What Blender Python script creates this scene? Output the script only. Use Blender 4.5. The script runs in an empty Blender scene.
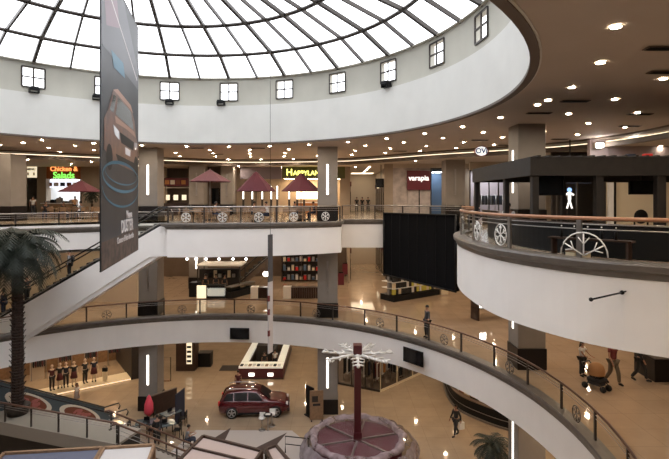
import bpy, bmesh, math, random
from mathutils import Vector, Matrix
from mathutils.geometry import tessellate_polygon
random.seed(7)
R = math.radians
sin, cos, pi = math.sin, math.cos, math.pi
SC = bpy.context.scene
COL = SC.collection
EYE = 14.6; F = 480.0; CXP = 334.5; HY = 199.0

# ---------------- camera, world, exposure ----------------
cd = bpy.data.cameras.new('camera'); cam = bpy.data.objects.new('camera', cd); COL.objects.link(cam)
cam.location = (0, 0, EYE); cam.rotation_euler = (R(90), 0, 0)
cd.sensor_width = 36; cd.lens = 36 * F / 669; cd.shift_y = -(229.5 - HY) / 669; cd.clip_end = 300; cd.clip_start = .05
SC.camera = cam
w = bpy.data.worlds.new('world'); SC.world = w; w.use_nodes = True
bg = w.node_tree.nodes['Background']; bg.inputs[0].default_value = (.97, .98, 1, 1); bg.inputs[1].default_value = 2.9
SC.view_settings.view_transform = 'Standard'; SC.view_settings.look = 'None'
SC.view_settings.exposure = 0.3; SC.view_settings.gamma = 1; SC.view_settings.use_curve_mapping = False
SC.cycles.max_bounces = 8; SC.cycles.diffuse_bounces = 4; SC.cycles.glossy_bounces = 3
SC.cycles.transparent_max_bounces = 12; SC.cycles.use_denoising = True
SC.cycles.sample_clamp_indirect = 6; SC.cycles.caustics_reflective = False; SC.cycles.caustics_refractive = False
LAMP = 300.0      # downlight strength
G0, L1, L2 = 0.0, 6.55, 13.1
CX, CY = -7.66, 17.17

# ---------------- materials ----------------
M = {}
def mat(name, col, rough=.6, metal=0, emit=None, es=0, noise=0, nscale=5, bump=0, spec=.5, coat=0):
    m = bpy.data.materials.new(name); m.use_nodes = True; nt = m.node_tree; b = nt.nodes['Principled BSDF']
    b.inputs['Base Color'].default_value = (*col, 1); b.inputs['Roughness'].default_value = rough
    b.inputs['Metallic'].default_value = metal; b.inputs['Specular IOR Level'].default_value = spec
    b.inputs['Coat Weight'].default_value = coat
    if emit: b.inputs['Emission Color'].default_value = (*emit, 1); b.inputs['Emission Strength'].default_value = es
    if noise or bump:
        tc = nt.nodes.new('ShaderNodeTexCoord'); n = nt.nodes.new('ShaderNodeTexNoise'); n.inputs['Scale'].default_value = nscale
        n.inputs['Detail'].default_value = 5; nt.links.new(tc.outputs['Object'], n.inputs['Vector'])
        if noise:
            r = nt.nodes.new('ShaderNodeValToRGB'); r.color_ramp.elements[0].position = .35; r.color_ramp.elements[1].position = .65
            r.color_ramp.elements[0].color = (*[c * (1 - noise) for c in col], 1); r.color_ramp.elements[1].color = (*[min(1, c * (1 + noise)) for c in col], 1)
            nt.links.new(n.outputs['Fac'], r.inputs[0]); nt.links.new(r.outputs[0], b.inputs['Base Color'])
        if bump:
            bp = nt.nodes.new('ShaderNodeBump'); bp.inputs['Strength'].default_value = bump; bp.inputs['Distance'].default_value = .03
            nt.links.new(n.outputs['Fac'], bp.inputs['Height']); nt.links.new(bp.outputs[0], b.inputs['Normal'])
    M[name] = m; return m
def floor_mat(name, col, rough, tile=1.2):
    m = bpy.data.materials.new(name); m.use_nodes = True; nt = m.node_tree; b = nt.nodes['Principled BSDF']
    tc = nt.nodes.new('ShaderNodeTexCoord'); n = nt.nodes.new('ShaderNodeTexNoise'); n.inputs['Scale'].default_value = .9; n.inputs['Detail'].default_value = 6
    br = nt.nodes.new('ShaderNodeTexBrick'); br.offset = 0; br.inputs['Scale'].default_value = 1
    br.inputs['Brick Width'].default_value = tile; br.inputs['Row Height'].default_value = tile; br.inputs['Mortar Size'].default_value = .008
    br.inputs['Color1'].default_value = (*col, 1); br.inputs['Color2'].default_value = (*[c * .93 for c in col], 1); br.inputs['Mortar'].default_value = (*[c * .7 for c in col], 1)
    mx = nt.nodes.new('ShaderNodeMix'); mx.data_type = 'RGBA'; mx.blend_type = 'MULTIPLY'; mx.inputs[0].default_value = .35
    nt.links.new(tc.outputs['Object'], n.inputs['Vector']); nt.links.new(tc.outputs['Object'], br.inputs['Vector'])
    nt.links.new(br.outputs['Color'], mx.inputs[6]); nt.links.new(n.outputs['Fac'], mx.inputs[7]); nt.links.new(mx.outputs[2], b.inputs['Base Color'])
    b.inputs['Roughness'].default_value = rough; b.inputs['Specular IOR Level'].default_value = 1.0; b.inputs['IOR'].default_value = 1.6
    M[name] = m; return m
def glass_mat(name, tint=(.9, .93, .92), refl=.12, rough=.02, trans=1.0):
    m = bpy.data.materials.new(name); m.use_nodes = True; nt = m.node_tree; nt.nodes.remove(nt.nodes['Principled BSDF'])
    t = nt.nodes.new('ShaderNodeBsdfTransparent'); t.inputs[0].default_value = (*tint, 1)
    g = nt.nodes.new('ShaderNodeBsdfGlossy'); g.inputs['Roughness'].default_value = rough
    x = nt.nodes.new('ShaderNodeMixShader'); fr = nt.nodes.new('ShaderNodeLayerWeight'); fr.inputs[0].default_value = refl
    nt.links.new(fr.outputs['Fresnel'], x.inputs[0]); nt.links.new(t.outputs[0], x.inputs[1]); nt.links.new(g.outputs[0], x.inputs[2])
    nt.links.new(x.outputs[0], nt.nodes['Material Output'].inputs[0]); M[name] = m; return m

mat('plaster', (.87, .84, .82), .75, noise=.03, nscale=.6)
mat('drum_plaster', (.66, .66, .63), .8, noise=.04, nscale=.5)
mat('drum_upper_shaded', (.50, .49, .43), .8, noise=.06, nscale=.5)  # shade of the upper drum wall put into a darker colour
mat('ceiling_paint', (.50, .43, .37), .75, noise=.04, nscale=.4)
mat('soffit_dark', (.12, .09, .07), .6)
mat('soffit_light', (.56, .48, .39), .7)
mat('lip', (.13, .112, .098), .35, noise=.12, nscale=3)
mat('column_plaster', (.25, .222, .2), .6, noise=.05, nscale=1.5)
mat('column_base', (.012, .009, .009), .35, spec=.3)
mat('wood_rail', (.34, .16, .085), .3); mat('rail_dark', (.12, .06, .04), .3)
mat('steel', (.34, .32, .30), .3, .9)
mat('dark_steel', (.055, .047, .042), .4, .5)
mat('wall_beige', (.36, .29, .22), .7, noise=.06, nscale=1)
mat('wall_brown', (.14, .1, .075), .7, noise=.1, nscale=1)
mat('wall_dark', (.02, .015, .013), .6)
mat('wall_mauve', (.36, .30, .31), .7)
mat('marble_panel', (.46, .40, .37), .3, noise=.2, nscale=2)
mat('black', (.006, .006, .007), .5, spec=.25)
mat('matt_black', (.006, .006, .007), .95, spec=.1)
mat('screen', (.008, .009, .011), .15)
mat('pergola_wood', (.010, .007, .006), .6, noise=.3, nscale=4)
mat('white', (.8, .79, .77), .5)
mat('cream', (.72, .62, .45), .5)
mat('tan_wood', (.25, .15, .085), .5, noise=.15, nscale=6)
mat('dark_wood', (.04, .02, .014), .4, noise=.2, nscale=5)
mat('umbrella_maroon', (.085, .012, .022), .85)
mat('umbrella_mauve', (.13, .05, .065), .85)
mat('lamp_glow', (1, .95, .85), .5, emit=(1, .83, .63), es=LAMP * 1.35)
mat('lamp_low', (1, .95, .85), .5, emit=(1, .77, .53), es=LAMP * 1.0)
mat('trim_white', (.75, .7, .62), .4)
mat('strip_glow', (1, 1, 1), .5, emit=(1, .92, .80), es=3.0)
mat('cove_glow', (1, 1, 1), .5, emit=(1, .78, .52), es=1.6)
mat('panel_soft', (.9, .9, .9), .5, emit=(1, .8, .55), es=2); mat('panel_cool', (.9, .9, .9), .5, emit=(.85, .92, 1), es=9); mat('panel_warm', (.9, .9, .9), .5, emit=(1, .7, .4), es=9)
mat('warm_glow', (1, 1, 1), .5, emit=(1, .66, .34), es=2.0)
mat('bright_glow', (1, 1, 1), .5, emit=(1, .9, .78), es=9)
mat('shop_glow', (.8, .8, .85), .5, emit=(.85, .9, 1), es=.9)
mat('edge_glow', (1, 1, 1), .5, emit=(1, .7, .4), es=1.0)
mat('spot_glow', (1, 1, 1), .5, emit=(1, .93, .85), es=45)
mat('tray_glow', (.8, .77, .7), .5, emit=(1, .93, .8), es=.3)  # trays glow by themselves, standing in for light inside the cases
mat('sign_face', (.8, .8, .8), .5, emit=(.95, .97, 1), es=.8)
mat('menu_glow', (.9, .85, .7), .5, emit=(1, .86, .6), es=.75)
mat('sign_green_glow', (.1, .5, .05), .5, emit=(.25, 1, .12), es=1.3)
mat('sign_orange_glow', (.8, .3, .1), .5, emit=(1, .35, .1), es=1.4)
mat('sign_yellow_glow', (.9, .9, .2), .5, emit=(1, .95, .2), es=2.2)
mat('sign_white_glow', (.9, .9, .9), .5, emit=(1, .95, .9), es=1.1)
mat('blue_glow', (.1, .2, .5), .5, emit=(.3, .5, 1), es=1.2)
mat('sign_board_green', (.10, .11, .04), .6)
mat('sign_board_red', (.13, .01, .02), .5)
mat('sign_board_orange', (.4, .12, .04), .5)
mat('sign_board_purple', (.2, .17, .2), .6)
mat('car_red', (.09, .005, .009), .22, .2, coat=1)
mat('car_glass', (.015, .015, .018), .08)
mat('tyre', (.015, .015, .015), .8)
mat('alloy', (.5, .5, .52), .3, .9)
mat('headlight', (.7, .7, .72), .1)
mat('burgundy', (.07, .008, .012), .4)
mat('snow_white', (.7, .69, .67), .7)
mat('banner_dark', (.016, .017, .021), .5, noise=.35, nscale=.7)
mat('banner_grey', (.085, .085, .095), .5)
mat('banner_brown', (.13, .055, .035), .4, noise=.3, nscale=2)
mat('banner_tan', (.34, .18, .12), .4)
mat('banner_blue', (.03, .13, .2), .5)
mat('banner_pink', (.2, .13, .15), .5)
mat('banner_ground', (.07, .045, .035), .6, noise=.5, nscale=3)
mat('banner_white', (.6, .56, .56), .6)
mat('palm_green', (.010, .016, .008), .6)
mat('palm_trunk', (.035, .02, .015), .9, noise=.5, nscale=14, bump=1)
mat('pot', (.03, .022, .018), .6)
mat('tread', (.06, .062, .065), .4, .5)
mat('belt_black', (.012, .012, .014), .35)
mat('escalator_glass_panel', (.09, .11, .12), .2)
mat('skin', (.32, .17, .11), .6); mat('skin_pale', (.62, .48, .38), .5)
mat('hair_black', (.012, .009, .008), .6); mat('hair_brown', (.06, .03, .018), .6)
for n, c in dict(cloth_black=(.015, .015, .018), cloth_charcoal=(.035, .035, .04), cloth_grey=(.25, .25, .26), cloth_white=(.7, .68, .66), cloth_red=(.16, .03, .03),
                 cloth_maroon=(.09, .02, .025), cloth_pink=(.75, .07, .11), cloth_tan=(.45, .25, .12), cloth_navy=(.02, .025, .05), cloth_khaki=(.13, .10, .07),
                 cloth_pattern=(.3, .28, .3), shoe=(.01, .01, .01), hood_tan=(.3, .15, .06), cloth_orange=(.5, .2, .06), plate_blue=(.1, .16, .26), paper_yellow=(.6, .55, .1), paper_black=(.02, .02, .02),
                 food_pink=(.4, .12, .1), food_cream=(.7, .62, .5), food_brown=(.2, .06, .03), step_stone=(.27, .235, .2), roof_panel=(.42, .33, .30), roof_white=(.5, .48, .48), roof_blue=(.10, .11, .16), mat_dark=(.03, .022, .02), floor_grey=(.42, .38, .36), floor_star=(.06, .04, .035),
                 red_toy=(.6, .03, .03), cloth_blue=(.01, .03, .2)).items():
    mat(n, c, .75)
floor_mat('floor_ground', (.48, .365, .255), .055, 1.4)
floor_mat('floor_upper', (.52, .38, .265), .06, 1.2)
floor_mat('floor_food', (.42, .32, .24), .2, .6)
glass_mat('rail_glass', (.93, .95, .93), .06)
glass_mat('shop_glass', (.93, .94, .93), .08)
glass_mat('case_glass', (.85, .9, .92), .12)
glass_mat('skylight', (.97, .98, 1.0), .04)
def tulle(name, lo, hi, col):
    m = bpy.data.materials.new(name); m.use_nodes = True; nt = m.node_tree; b = nt.nodes['Principled BSDF']
    b.inputs['Base Color'].default_value = (*col, 1); b.inputs['Roughness'].default_value = .8
    n = nt.nodes.new('ShaderNodeTexNoise'); n.inputs['Scale'].default_value = 1.6; n.inputs['Detail'].default_value = 3; n.inputs['Distortion'].default_value = .6
    tc = nt.nodes.new('ShaderNodeTexCoord'); nt.links.new(tc.outputs['Object'], n.inputs['Vector'])
    r = nt.nodes.new('ShaderNodeValToRGB'); r.color_ramp.elements[0].position = .3; r.color_ramp.elements[1].position = .7
    r.color_ramp.elements[0].color = (lo, lo, lo, 1); r.color_ramp.elements[1].color = (hi, hi, hi, 1)
    t = nt.nodes.new('ShaderNodeBsdfTransparent'); x = nt.nodes.new('ShaderNodeMixShader')
    nt.links.new(n.outputs['Fac'], r.inputs[0]); nt.links.new(r.outputs[0], x.inputs[0]); nt.links.new(t.outputs[0], x.inputs[1]); nt.links.new(b.outputs[0], x.inputs[2])
    nt.links.new(x.outputs[0], nt.nodes['Material Output'].inputs[0]); M[name] = m
tulle('tulle', .35, .9, (.30, .25, .28)); tulle('tulle_thick', .3, .95, (.36, .29, .32)); tulle('tulle_thin', .05, .35, (.32, .22, .25))

# ---------------- mesh helpers ----------------
class MB:
    def __init__(s): s.v = []; s.f = []; s.smooth = False
    def add(s, vs, fs):
        o = len(s.v); s.v += [tuple(x) for x in vs]; s.f += [tuple(i + o for i in f) for f in fs]; return s
    def box(s, x0, x1, y0, y1, z0, z1, T=None):
        vs = [Vector((x, y, z)) for z in (z0, z1) for x, y in ((x0, y0), (x1, y0), (x1, y1), (x0, y1))]
        if T: vs = [T @ v for v in vs]
        return s.add(vs, [(3, 2, 1, 0), (4, 5, 6, 7), (0, 1, 5, 4), (1, 2, 6, 5), (2, 3, 7, 6), (3, 0, 4, 7)])
    def bar(s, a, b, wd, h=None, up=Vector((0, 0, 1))):
        a = Vector(a); b = Vector(b); h = h or wd; d = (b - a)
        if d.length < 1e-6: return s
        d.normalize(); u = up if abs(d.dot(up)) < .98 else Vector((1, 0, 0))
        r = d.cross(u).normalized(); u = r.cross(d)
        vs = [p + r * i * wd / 2 + u * j * h / 2 for p in (a, b) for i, j in ((-1, -1), (1, -1), (1, 1), (-1, 1))]
        return s.add(vs, [(0, 1, 2, 3), (7, 6, 5, 4), (0, 4, 5, 1), (1, 5, 6, 2), (2, 6, 7, 3), (3, 7, 4, 0)])
    def tube(s, pts, r, n=8, closed=False):
        pts = [Vector(p) for p in pts]; k = len(pts); rings = []
        rr = r if isinstance(r, (list, tuple)) else [r] * k
        for i, p in enumerate(pts):
            d = (pts[(i + 1) % k] - pts[i - 1]) if (closed or 0 < i < k - 1) else (pts[1] - pts[0] if i == 0 else pts[-1] - pts[-2])
            d.normalize(); u = Vector((0, 0, 1)) if abs(d.z) < .9 else Vector((1, 0, 0))
            a = d.cross(u).normalized(); b = a.cross(d)
            rings.append([p + (a * cos(2 * pi * j / n) + b * sin(2 * pi * j / n)) * rr[i] for j in range(n)])
        vs = [v for g in rings for v in g]; fs = []
        for i in range(k if closed else k - 1):
            i2 = (i + 1) % k
            for j in range(n): fs.append((i * n + j, i * n + (j + 1) % n, i2 * n + (j + 1) % n, i2 * n + j))
        if not closed: fs += [tuple(range(n - 1, -1, -1)), tuple((k - 1) * n + j for j in range(n))]
        return s.add(vs, fs)
    def cyl(s, x, y, z0, z1, r, r2=None, n=16): return s.lathe([(r, z0), (r if r2 is None else r2, z1)], x, y, n)
    def lathe(s, prof, x=0, y=0, n=20, caps=True, sx=1, sy=1, a0=0):
        vs = [(x + r * cos(a0 + 2 * pi * j / n) * sx, y + r * sin(a0 + 2 * pi * j / n) * sy, z) for r, z in prof for j in range(n)]; fs = []
        for i in range(len(prof) - 1):
            for j in range(n): fs.append((i * n + j, i * n + (j + 1) % n, (i + 1) * n + (j + 1) % n, (i + 1) * n + j))
        if caps: fs += [tuple(range(n - 1, -1, -1)), tuple((len(prof) - 1) * n + j for j in range(n))]
        return s.add(vs, fs)
    def ball(s, c, rx, ry=None, rz=None, n=12, m=8):
        ry = ry or rx; rz = rz or rx
        prof = [(max(1e-4, sin(pi * i / m)), -cos(pi * i / m)) for i in range(m + 1)]
        o = len(s.v); s.lathe(prof, 0, 0, n, False)
        s.v[o:] = [(c[0] + a * rx, c[1] + b * ry, c[2] + d * rz) for a, b, d in s.v[o:]]; return s
    def prism(s, poly, z0, z1, T=None):
        n = len(poly); vs = [Vector((x, y, z)) for z in (z0, z1) for x, y in poly]
        if T: vs = [T @ v for v in vs]
        return s.add(vs, [tuple(range(n - 1, -1, -1)), tuple(range(n, 2 * n))] + [(i, (i + 1) % n, (i + 1) % n + n, i + n) for i in range(n)])
    def sweep(s, path, prof, closed=False):
        """prof: list of (offset to the left of travel, z); path: xy points"""
        k = len(path); m = len(prof); vs = []
        for i in range(k):
            p = Vector(path[i])
            if closed: a = Vector(path[i - 1]); b = Vector(path[(i + 1) % k])
            else: a = Vector(path[max(0, i - 1)]); b = Vector(path[min(k - 1, i + 1)])
            d1 = (p - a); d2 = (b - p)
            d = (b - a).normalized(); nrm = Vector((-d.y, d.x)); sc = 1
            if d1.length > 1e-6 and d2.length > 1e-6: sc = 1 / max(.4, (Vector((-d1.y, d1.x)).normalized()).dot(nrm))
            for o, z in prof: vs.append((p.x + nrm.x * o * sc, p.y + nrm.y * o * sc, z))
        fs = []
        for i in range(k if closed else k - 1):
            i2 = (i + 1) % k
            for j in range(m): fs.append((i * m + j, i2 * m + j, i2 * m + (j + 1) % m, i * m + (j + 1) % m))
        if not closed: fs += [tuple(range(m)), tuple((k - 1) * m + j for j in range(m - 1, -1, -1))]
        return s.add(vs, fs)
    def mesh(s, name, m):
        me = bpy.data.meshes.new(name); me.from_pydata(s.v, [], s.f); me.materials.append(M[m] if isinstance(m, str) else m)
        bm = bmesh.new(); bm.from_mesh(me); bmesh.ops.recalc_face_normals(bm, faces=bm.faces); bm.to_mesh(me); bm.free()
        if s.smooth:
            for p in me.polygons: p.use_smooth = True
        me.update(); return me
    def build(s, name, m, parent=None, bevel=0):
        o = bpy.data.objects.new(name, s.mesh(name, m)); COL.objects.link(o)
        if parent: o.parent = parent
        if bevel: b = o.modifiers.new('bevel', 'BEVEL'); b.width = bevel; b.segments = 2
        return o
def sm(): m = MB(); m.smooth = True; return m
def tag(o, label, cat, group=None, kind=None):
    o['label'] = label; o['category'] = cat
    if group: o['group'] = group
    if kind: o['kind'] = kind
    return o
def thing(name, label, cat, loc=(0, 0, 0), rz=0, group=None):
    o = bpy.data.objects.new(name, None); COL.objects.link(o); o.location = loc; o.rotation_euler = (0, 0, rz)
    return tag(o, label, cat, group)
def st(name, mb, m): o = mb.build(name, m); o['kind'] = 'structure'; return o
def kids(o): return [c for c in bpy.data.objects if c.parent == o]
TREE = {}
def tree(o):
    return [(c, tree(c)) for c in kids(o)]
def dup(o, loc, rz=0, label=None, group=None, scale=None):
    if o.name not in TREE: TREE[o.name] = tree(o)
    def cp(src, t, par):
        c = src.copy(); COL.objects.link(c); c.parent = par
        for ch, tt in t: cp(ch, tt, c)
        return c
    r = cp(o, TREE[o.name], None); r.location = loc; r.rotation_euler = (0, 0, rz)
    if label: r['label'] = label
    if group: r['group'] = group
    if scale: r.scale = (scale,) * 3
    return r
def FP(x, y, z): Y = F * (EYE - z) / (y - HY); return Vector(((x - CXP) * Y / F, Y, z))
def AT(x, y, Y): return Vector(((x - CXP) * Y / F, Y, EYE - (y - HY) * Y / F))
def PX(x, Y): return (x - CXP) * Y / F
def arc(r, a0, a1, n): return [(CX + r * cos(R(a0 + (a1 - a0) * i / n)), CY + r * sin(R(a0 + (a1 - a0) * i / n))) for i in range(n + 1)]
def smooth(pts, n=5):
    out = []
    for i in range(len(pts) - 1):
        p0 = Vector(pts[max(0, i - 1)]); p1 = Vector(pts[i]); p2 = Vector(pts[i + 1]); p3 = Vector(pts[min(len(pts) - 1, i + 2)])
        for j in range(n):
            t = j / n; out.append(tuple(.5 * ((2 * p1) + (-p0 + p2) * t + (2 * p0 - 5 * p1 + 4 * p2 - p3) * t * t + (-p0 + 3 * p1 - 3 * p2 + p3) * t ** 3)))
    out.append(tuple(pts[-1])); return out
def holed(outer, hole, z, zup=0.0, thick=.05):
    """flat slab between outer polygon and hole"""
    m = MB()
    a = [Vector((x, y, 0)) for x, y in outer]; b = [Vector((x, y, 0)) for x, y in hole]
    tri = tessellate_polygon([a, b]); allp = a + b; n = len(allp)
    m.add([(p.x, p.y, z) for p in allp] + [(p.x, p.y, z + thick) for p in allp], [tuple(t) for t in tri] + [tuple(i + n for i in t) for t in tri])
    return m
def text(body, size, m, parent, loc, rot, name='lettering', ext=.01, bold=0, sx=1, align='CENTER'):
    c = bpy.data.curves.new(name, 'FONT'); c.body = body; c.size = size; c.extrude = ext; c.align_x = align; c.align_y = 'CENTER'; c.offset = bold
    c.materials.append(M[m]); t = bpy.data.objects.new(name, c); COL.objects.link(t); me = bpy.data.meshes.new_from_object(t.evaluated_get(bpy.context.evaluated_depsgraph_get())); bpy.data.objects.remove(t)
    o = bpy.data.objects.new(name, me); COL.objects.link(o); o.parent = parent; o.location = loc; o.rotation_euler = rot; o.scale = (sx, 1, 1)
    return o

# ---------------- building shell ----------------
X0, X1, Y0, Y1 = -34.0, 28.0, -5.0, 62.0
RECT = [(X0, Y0), (X1, Y0), (X1, Y1), (X0, Y1)]
st('floor', MB().box(X0, X1, Y0, Y1, -.3, 0), 'floor_ground')
ring1 = arc(16.2, 0, 360, 144)[:-1]
st('floor', holed(RECT, ring1, L1 - .05), 'floor_upper')
st('ceiling', holed(RECT, ring1, 4.7), 'ceiling_paint')
# the second deck: its inner edge, travelled counter-clockwise
prow = smooth([(12.5, .5), (13.2, 3), (12.6, 6), (10.8, 8.1), (9, 9.35), (7.2, 10.45), (6.1, 11.4), (5.4, 12.55), (4.95, 13.7), (4.72, 14.9), (4.66, 16.3), (4.74, 18), (5.06, 19.8), (5.6, 21.2), (6.3, 22.4), (7.1, 24.2), (7.7, 26.4), (7.7, 29.5)], 4)
back_edge = [(3.6, 34.1), (.55, 34.1)]
bay = smooth([(.42, 30.95), (-.8, 30.25), (-2.1, 29.65), (-4, 29.05), (-6, 28.65), (-8, 28.42), (-9.9, 28.4)], 4)
left_edge = arc(16.2, 102.4, 214, 60)
edge2 = prow + back_edge + bay + [(-9.98, 31.2), (-11.0, 31.6)] + left_edge + [(-17, .5)]
st('floor', holed(RECT, edge2, L2 - .05), 'floor_food')
st('ceiling', holed(RECT, edge2, 11.2), 'ceiling_paint')
ring_c = arc(13.6, 0, 360, 144)[:-1]
st('ceiling', holed(RECT, ring_c, 18.15, thick=.2), 'ceiling_paint')
tn = [0]
def trim(mb, m): tn[0] += 1; return st('trim_%d' % tn[0], mb, m)
# first-floor ring: fascia and lip  (left of a ccw path = towards the void)
def fascia(path, top, bot, closed=False): return MB().sweep(path, [(0, top), (0, bot), (-.12, bot), (-.12, top)], closed)
def lip(path, top, bot, closed=False):
    h = top - bot
    return MB().sweep(path, [(.16, top - .06), (.13, top), (-.3, top), (-.3, bot), (0.02, bot), (.06, bot + h * .35), (.14, bot + h * .5)], closed)
st('wall_first_floor_fascia', fascia(ring1, 6.3, 4.65, True), 'plaster')
trim(lip(ring1, 6.62, 6.2, True), 'lip')
for nm, path, dz in (('prow', prow, 0), ('back', [prow[-1]] + back_edge + [bay[0]], 0), ('bay', bay + [(-9.98, 31.2)], 0), ('left', left_edge + [(-17, .5), (12.5, .5)], -.36)):
    st('wall_second_floor_fascia_' + nm, fascia(path, 12.95, 11.15 + (.22 if dz else 0), False), 'plaster')
    trim(lip(path, 13.17 + dz, 12.8 + dz, False), 'lip')
# outer walls
def wallbox(name, x0, x1, y0, y1, z0, z1, m): return st(name, MB().box(x0, x1, y0, y1, z0, z1), m)
wallbox('wall_left', X0 - .3, X0, Y0, Y1, -.3, 18.4, 'wall_beige')
wallbox('wall_right', X1, X1 + .3, Y0, Y1, -.3, 18.4, 'wall_beige')
wallbox('wall_front', X0, X1, Y0 - .3, Y0, -.3, 18.4, 'wall_beige')
wallbox('wall_back', X0, X1, Y1, Y1 + .3, -.3, 18.4, 'wall_beige')

# dome drum
zc, zk, zg = 18.15, 20.57, 22.31
NW = 23; A0 = 8.0; DA = 360 / NW
st('wall_drum_lower', MB().sweep(ring_c, [(0, zc - .03), (0, zk), (-.25, zk), (-.25, zc - .03)], True), 'drum_plaster')
trim(MB().sweep(ring_c, [(.03, zc - .06), (.03, zc + .03), (-.2, zc + .03), (-.2, zc - .06)], True), 'soffit_dark')
wm = MB(); hw = 2.37; wz0, wz1 = 20.9, 22.02
for k in range(NW):
    a = A0 + k * DA
    cuts = [a - DA / 2, a - DA / 4 - hw / 2, a - hw, a, a + hw, a + DA / 4 + hw / 2, a + DA / 2]
    for i in range(6):
        p = arc(13.66, cuts[i], cuts[i + 1], 1); q = arc(13.95, cuts[i], cuts[i + 1], 1)
        rows = [(zk, zg)] if i not in (2, 3) else [(zk, wz0), (wz1, zg)]
        for z0, z1 in rows: wm.add([(*p[0], z0), (*p[1], z0), (*q[1], z0), (*q[0], z0), (*p[0], z1), (*p[1], z1), (*q[1], z1), (*q[0], z1)], [(3, 2, 1, 0), (4, 5, 6, 7), (0, 1, 5, 4), (1, 2, 6, 5), (2, 3, 7, 6), (3, 0, 4, 7)])
st('wall_drum_upper', wm, 'drum_upper_shaded')
for k in range(NW):
    a = A0 + k * DA
    if not -80 < a - (360 if a > 200 else 0) < 165: continue
    e = bpy.data.objects.new('window_%d' % (k + 1), None); COL.objects.link(e); e['kind'] = 'structure'
    p = arc(13.63, a - hw, a + hw, 1); A = Vector(p[0]); B = Vector(p[1]); fr = MB()
    def P(t, z): q = A.lerp(B, t); return Vector((q.x, q.y, z))
    for t0, t1, z0, z1 in ((0, 1, wz0, wz0), (0, 1, wz1, wz1), (0, 0, wz0, wz1), (1, 1, wz0, wz1), (.5, .5, wz0, wz1), (0, 1, (wz0 + wz1) / 2, (wz0 + wz1) / 2)):
        fr.bar(P(t0, z0), P(t1, z1), .065, .07)
    fr.build('window_frame', 'dark_steel', e)
    MB().add([P(0, wz0), P(1, wz0), P(1, wz1), P(0, wz1)], [(0, 1, 2, 3)]).build('window_pane', 'skylight', e)
# skylight: a thing of ribs, rings and panes
sky = thing('skylight_dome', 'large round glazed skylight with dark radial ribs over the atrium', 'skylight', (CX, CY, zg))
prof = [(13.72, 0), (11.78, .93), (8.88, 1.64), (5.5, 2.25), (1.2, 2.7)]
gl = MB(); NR = 46
for k in range(NR):
    a = R(A0 + k * 360 / NR); a2 = R(A0 + (k + 1) * 360 / NR)
    for (r, z), (r2, z2) in zip(prof, prof[1:]):
        gl.add([(r * cos(a), r * sin(a), z + .1), (r * cos(a2), r * sin(a2), z + .1), (r2 * cos(a2), r2 * sin(a2), z2 + .1), (r2 * cos(a), r2 * sin(a), z2 + .1)], [(0, 1, 2, 3)])
gl.lathe([(1.2, 2.8), (.01, 2.9)], 0, 0, 24, False)
gl.build('glazing', 'skylight', sky)
for k in range(NR):
    a = R(A0 + k * 360 / NR); wd = .17 if k % 2 == 0 else .10; m = MB()
    for (r, z), (r2, z2) in zip(prof, prof[1:]): m.bar((r * cos(a), r * sin(a), z), (r2 * cos(a), r2 * sin(a), z2), wd, .18)
    m.build('rib', 'dark_steel', sky)
for r, z, wd in ((11.78, .93, .16), (8.88, 1.64, .16), (5.5, 2.25, .14), (1.2, 2.7, .12)):
    MB().tube([(r * cos(2 * pi * i / 72), r * sin(2 * pi * i / 72), z) for i in range(72)], wd / 2 + .02, 6, True).build('ring_beam', 'dark_steel', sky)
MB().tube([(13.62 * cos(2 * pi * i / 96), 13.62 * sin(2 * pi * i / 96), .0) for i in range(96)], .06, 6, True).build('rim', 'drum_upper_shaded', sky)
# flood lights under some windows
fl0 = None
for k in (8, 6, 5, 2, 7):
    a = R(A0 + k * DA + (0 if k % 2 == 0 else 2)); x = CX + 13.35 * cos(a); y = CY + 13.35 * sin(a)
    if fl0 is None:
        fl0 = thing('floodlight', 'small black floodlight on the drum ledge beneath a little square window', 'floodlight', (x, y, 20.62), a - pi / 2, 'floodlights on the drum ledge')
        MB().box(-.2, .2, -.1, .12, .08, .28).build('housing', 'black', fl0, .02)
        MB().box(-.24, -.2, -.04, .3, -.05, .2).box(.2, .24, -.04, .3, -.05, .2).box(-.24, .24, .1, .3, -.05, 0).build('bracket', 'black', fl0)
    else: dup(fl0, (x, y, 20.62), a - pi / 2)

# stepped cove of the food court ceiling
step = smooth([(16.3, -5), (16.4, 10), (16.4, 20), (16.3, 25.5), (14.6, 30), (11.6, 32.8), (7.5, 36), (3, 40.5), (0, 42.5), (-8, 43.6), (-13, 42.2), (-19, 38.6), (-25, 34.6), (-34, 32)], 4)
poly = [Vector((x, y, 0)) for x, y in step] + [Vector((X0, Y1, 0)), Vector((X1, Y1, 0)), Vector((X1, Y0, 0))]
tri = tessellate_polygon([poly]); n = len(poly)
st('ceiling', MB().add([(p.x, p.y, z) for z in (17.68, 17.78) for p in poly], [tuple(t) for t in tri] + [tuple(i + n for i in t) for t in tri]), 'soffit_light')
trim(MB().sweep(step, [(0, 17.62), (0, 17.9), (-.2, 17.9), (-.2, 17.62)]), 'soffit_dark')
trim(MB().sweep(step, [(.5, 18.06), (.5, 18.15), (-.2, 18.15), (-.2, 18.06)]), 'soffit_dark')
cv = thing('cove_lamp', 'warm light strip tucked in the stepped ceiling cove', 'light')
MB().sweep(step[4:62], [(-.22, 17.92), (-.22, 17.98), (-.3, 17.98), (-.3, 17.92)]).build('tube', 'cove_glow', cv)

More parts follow.
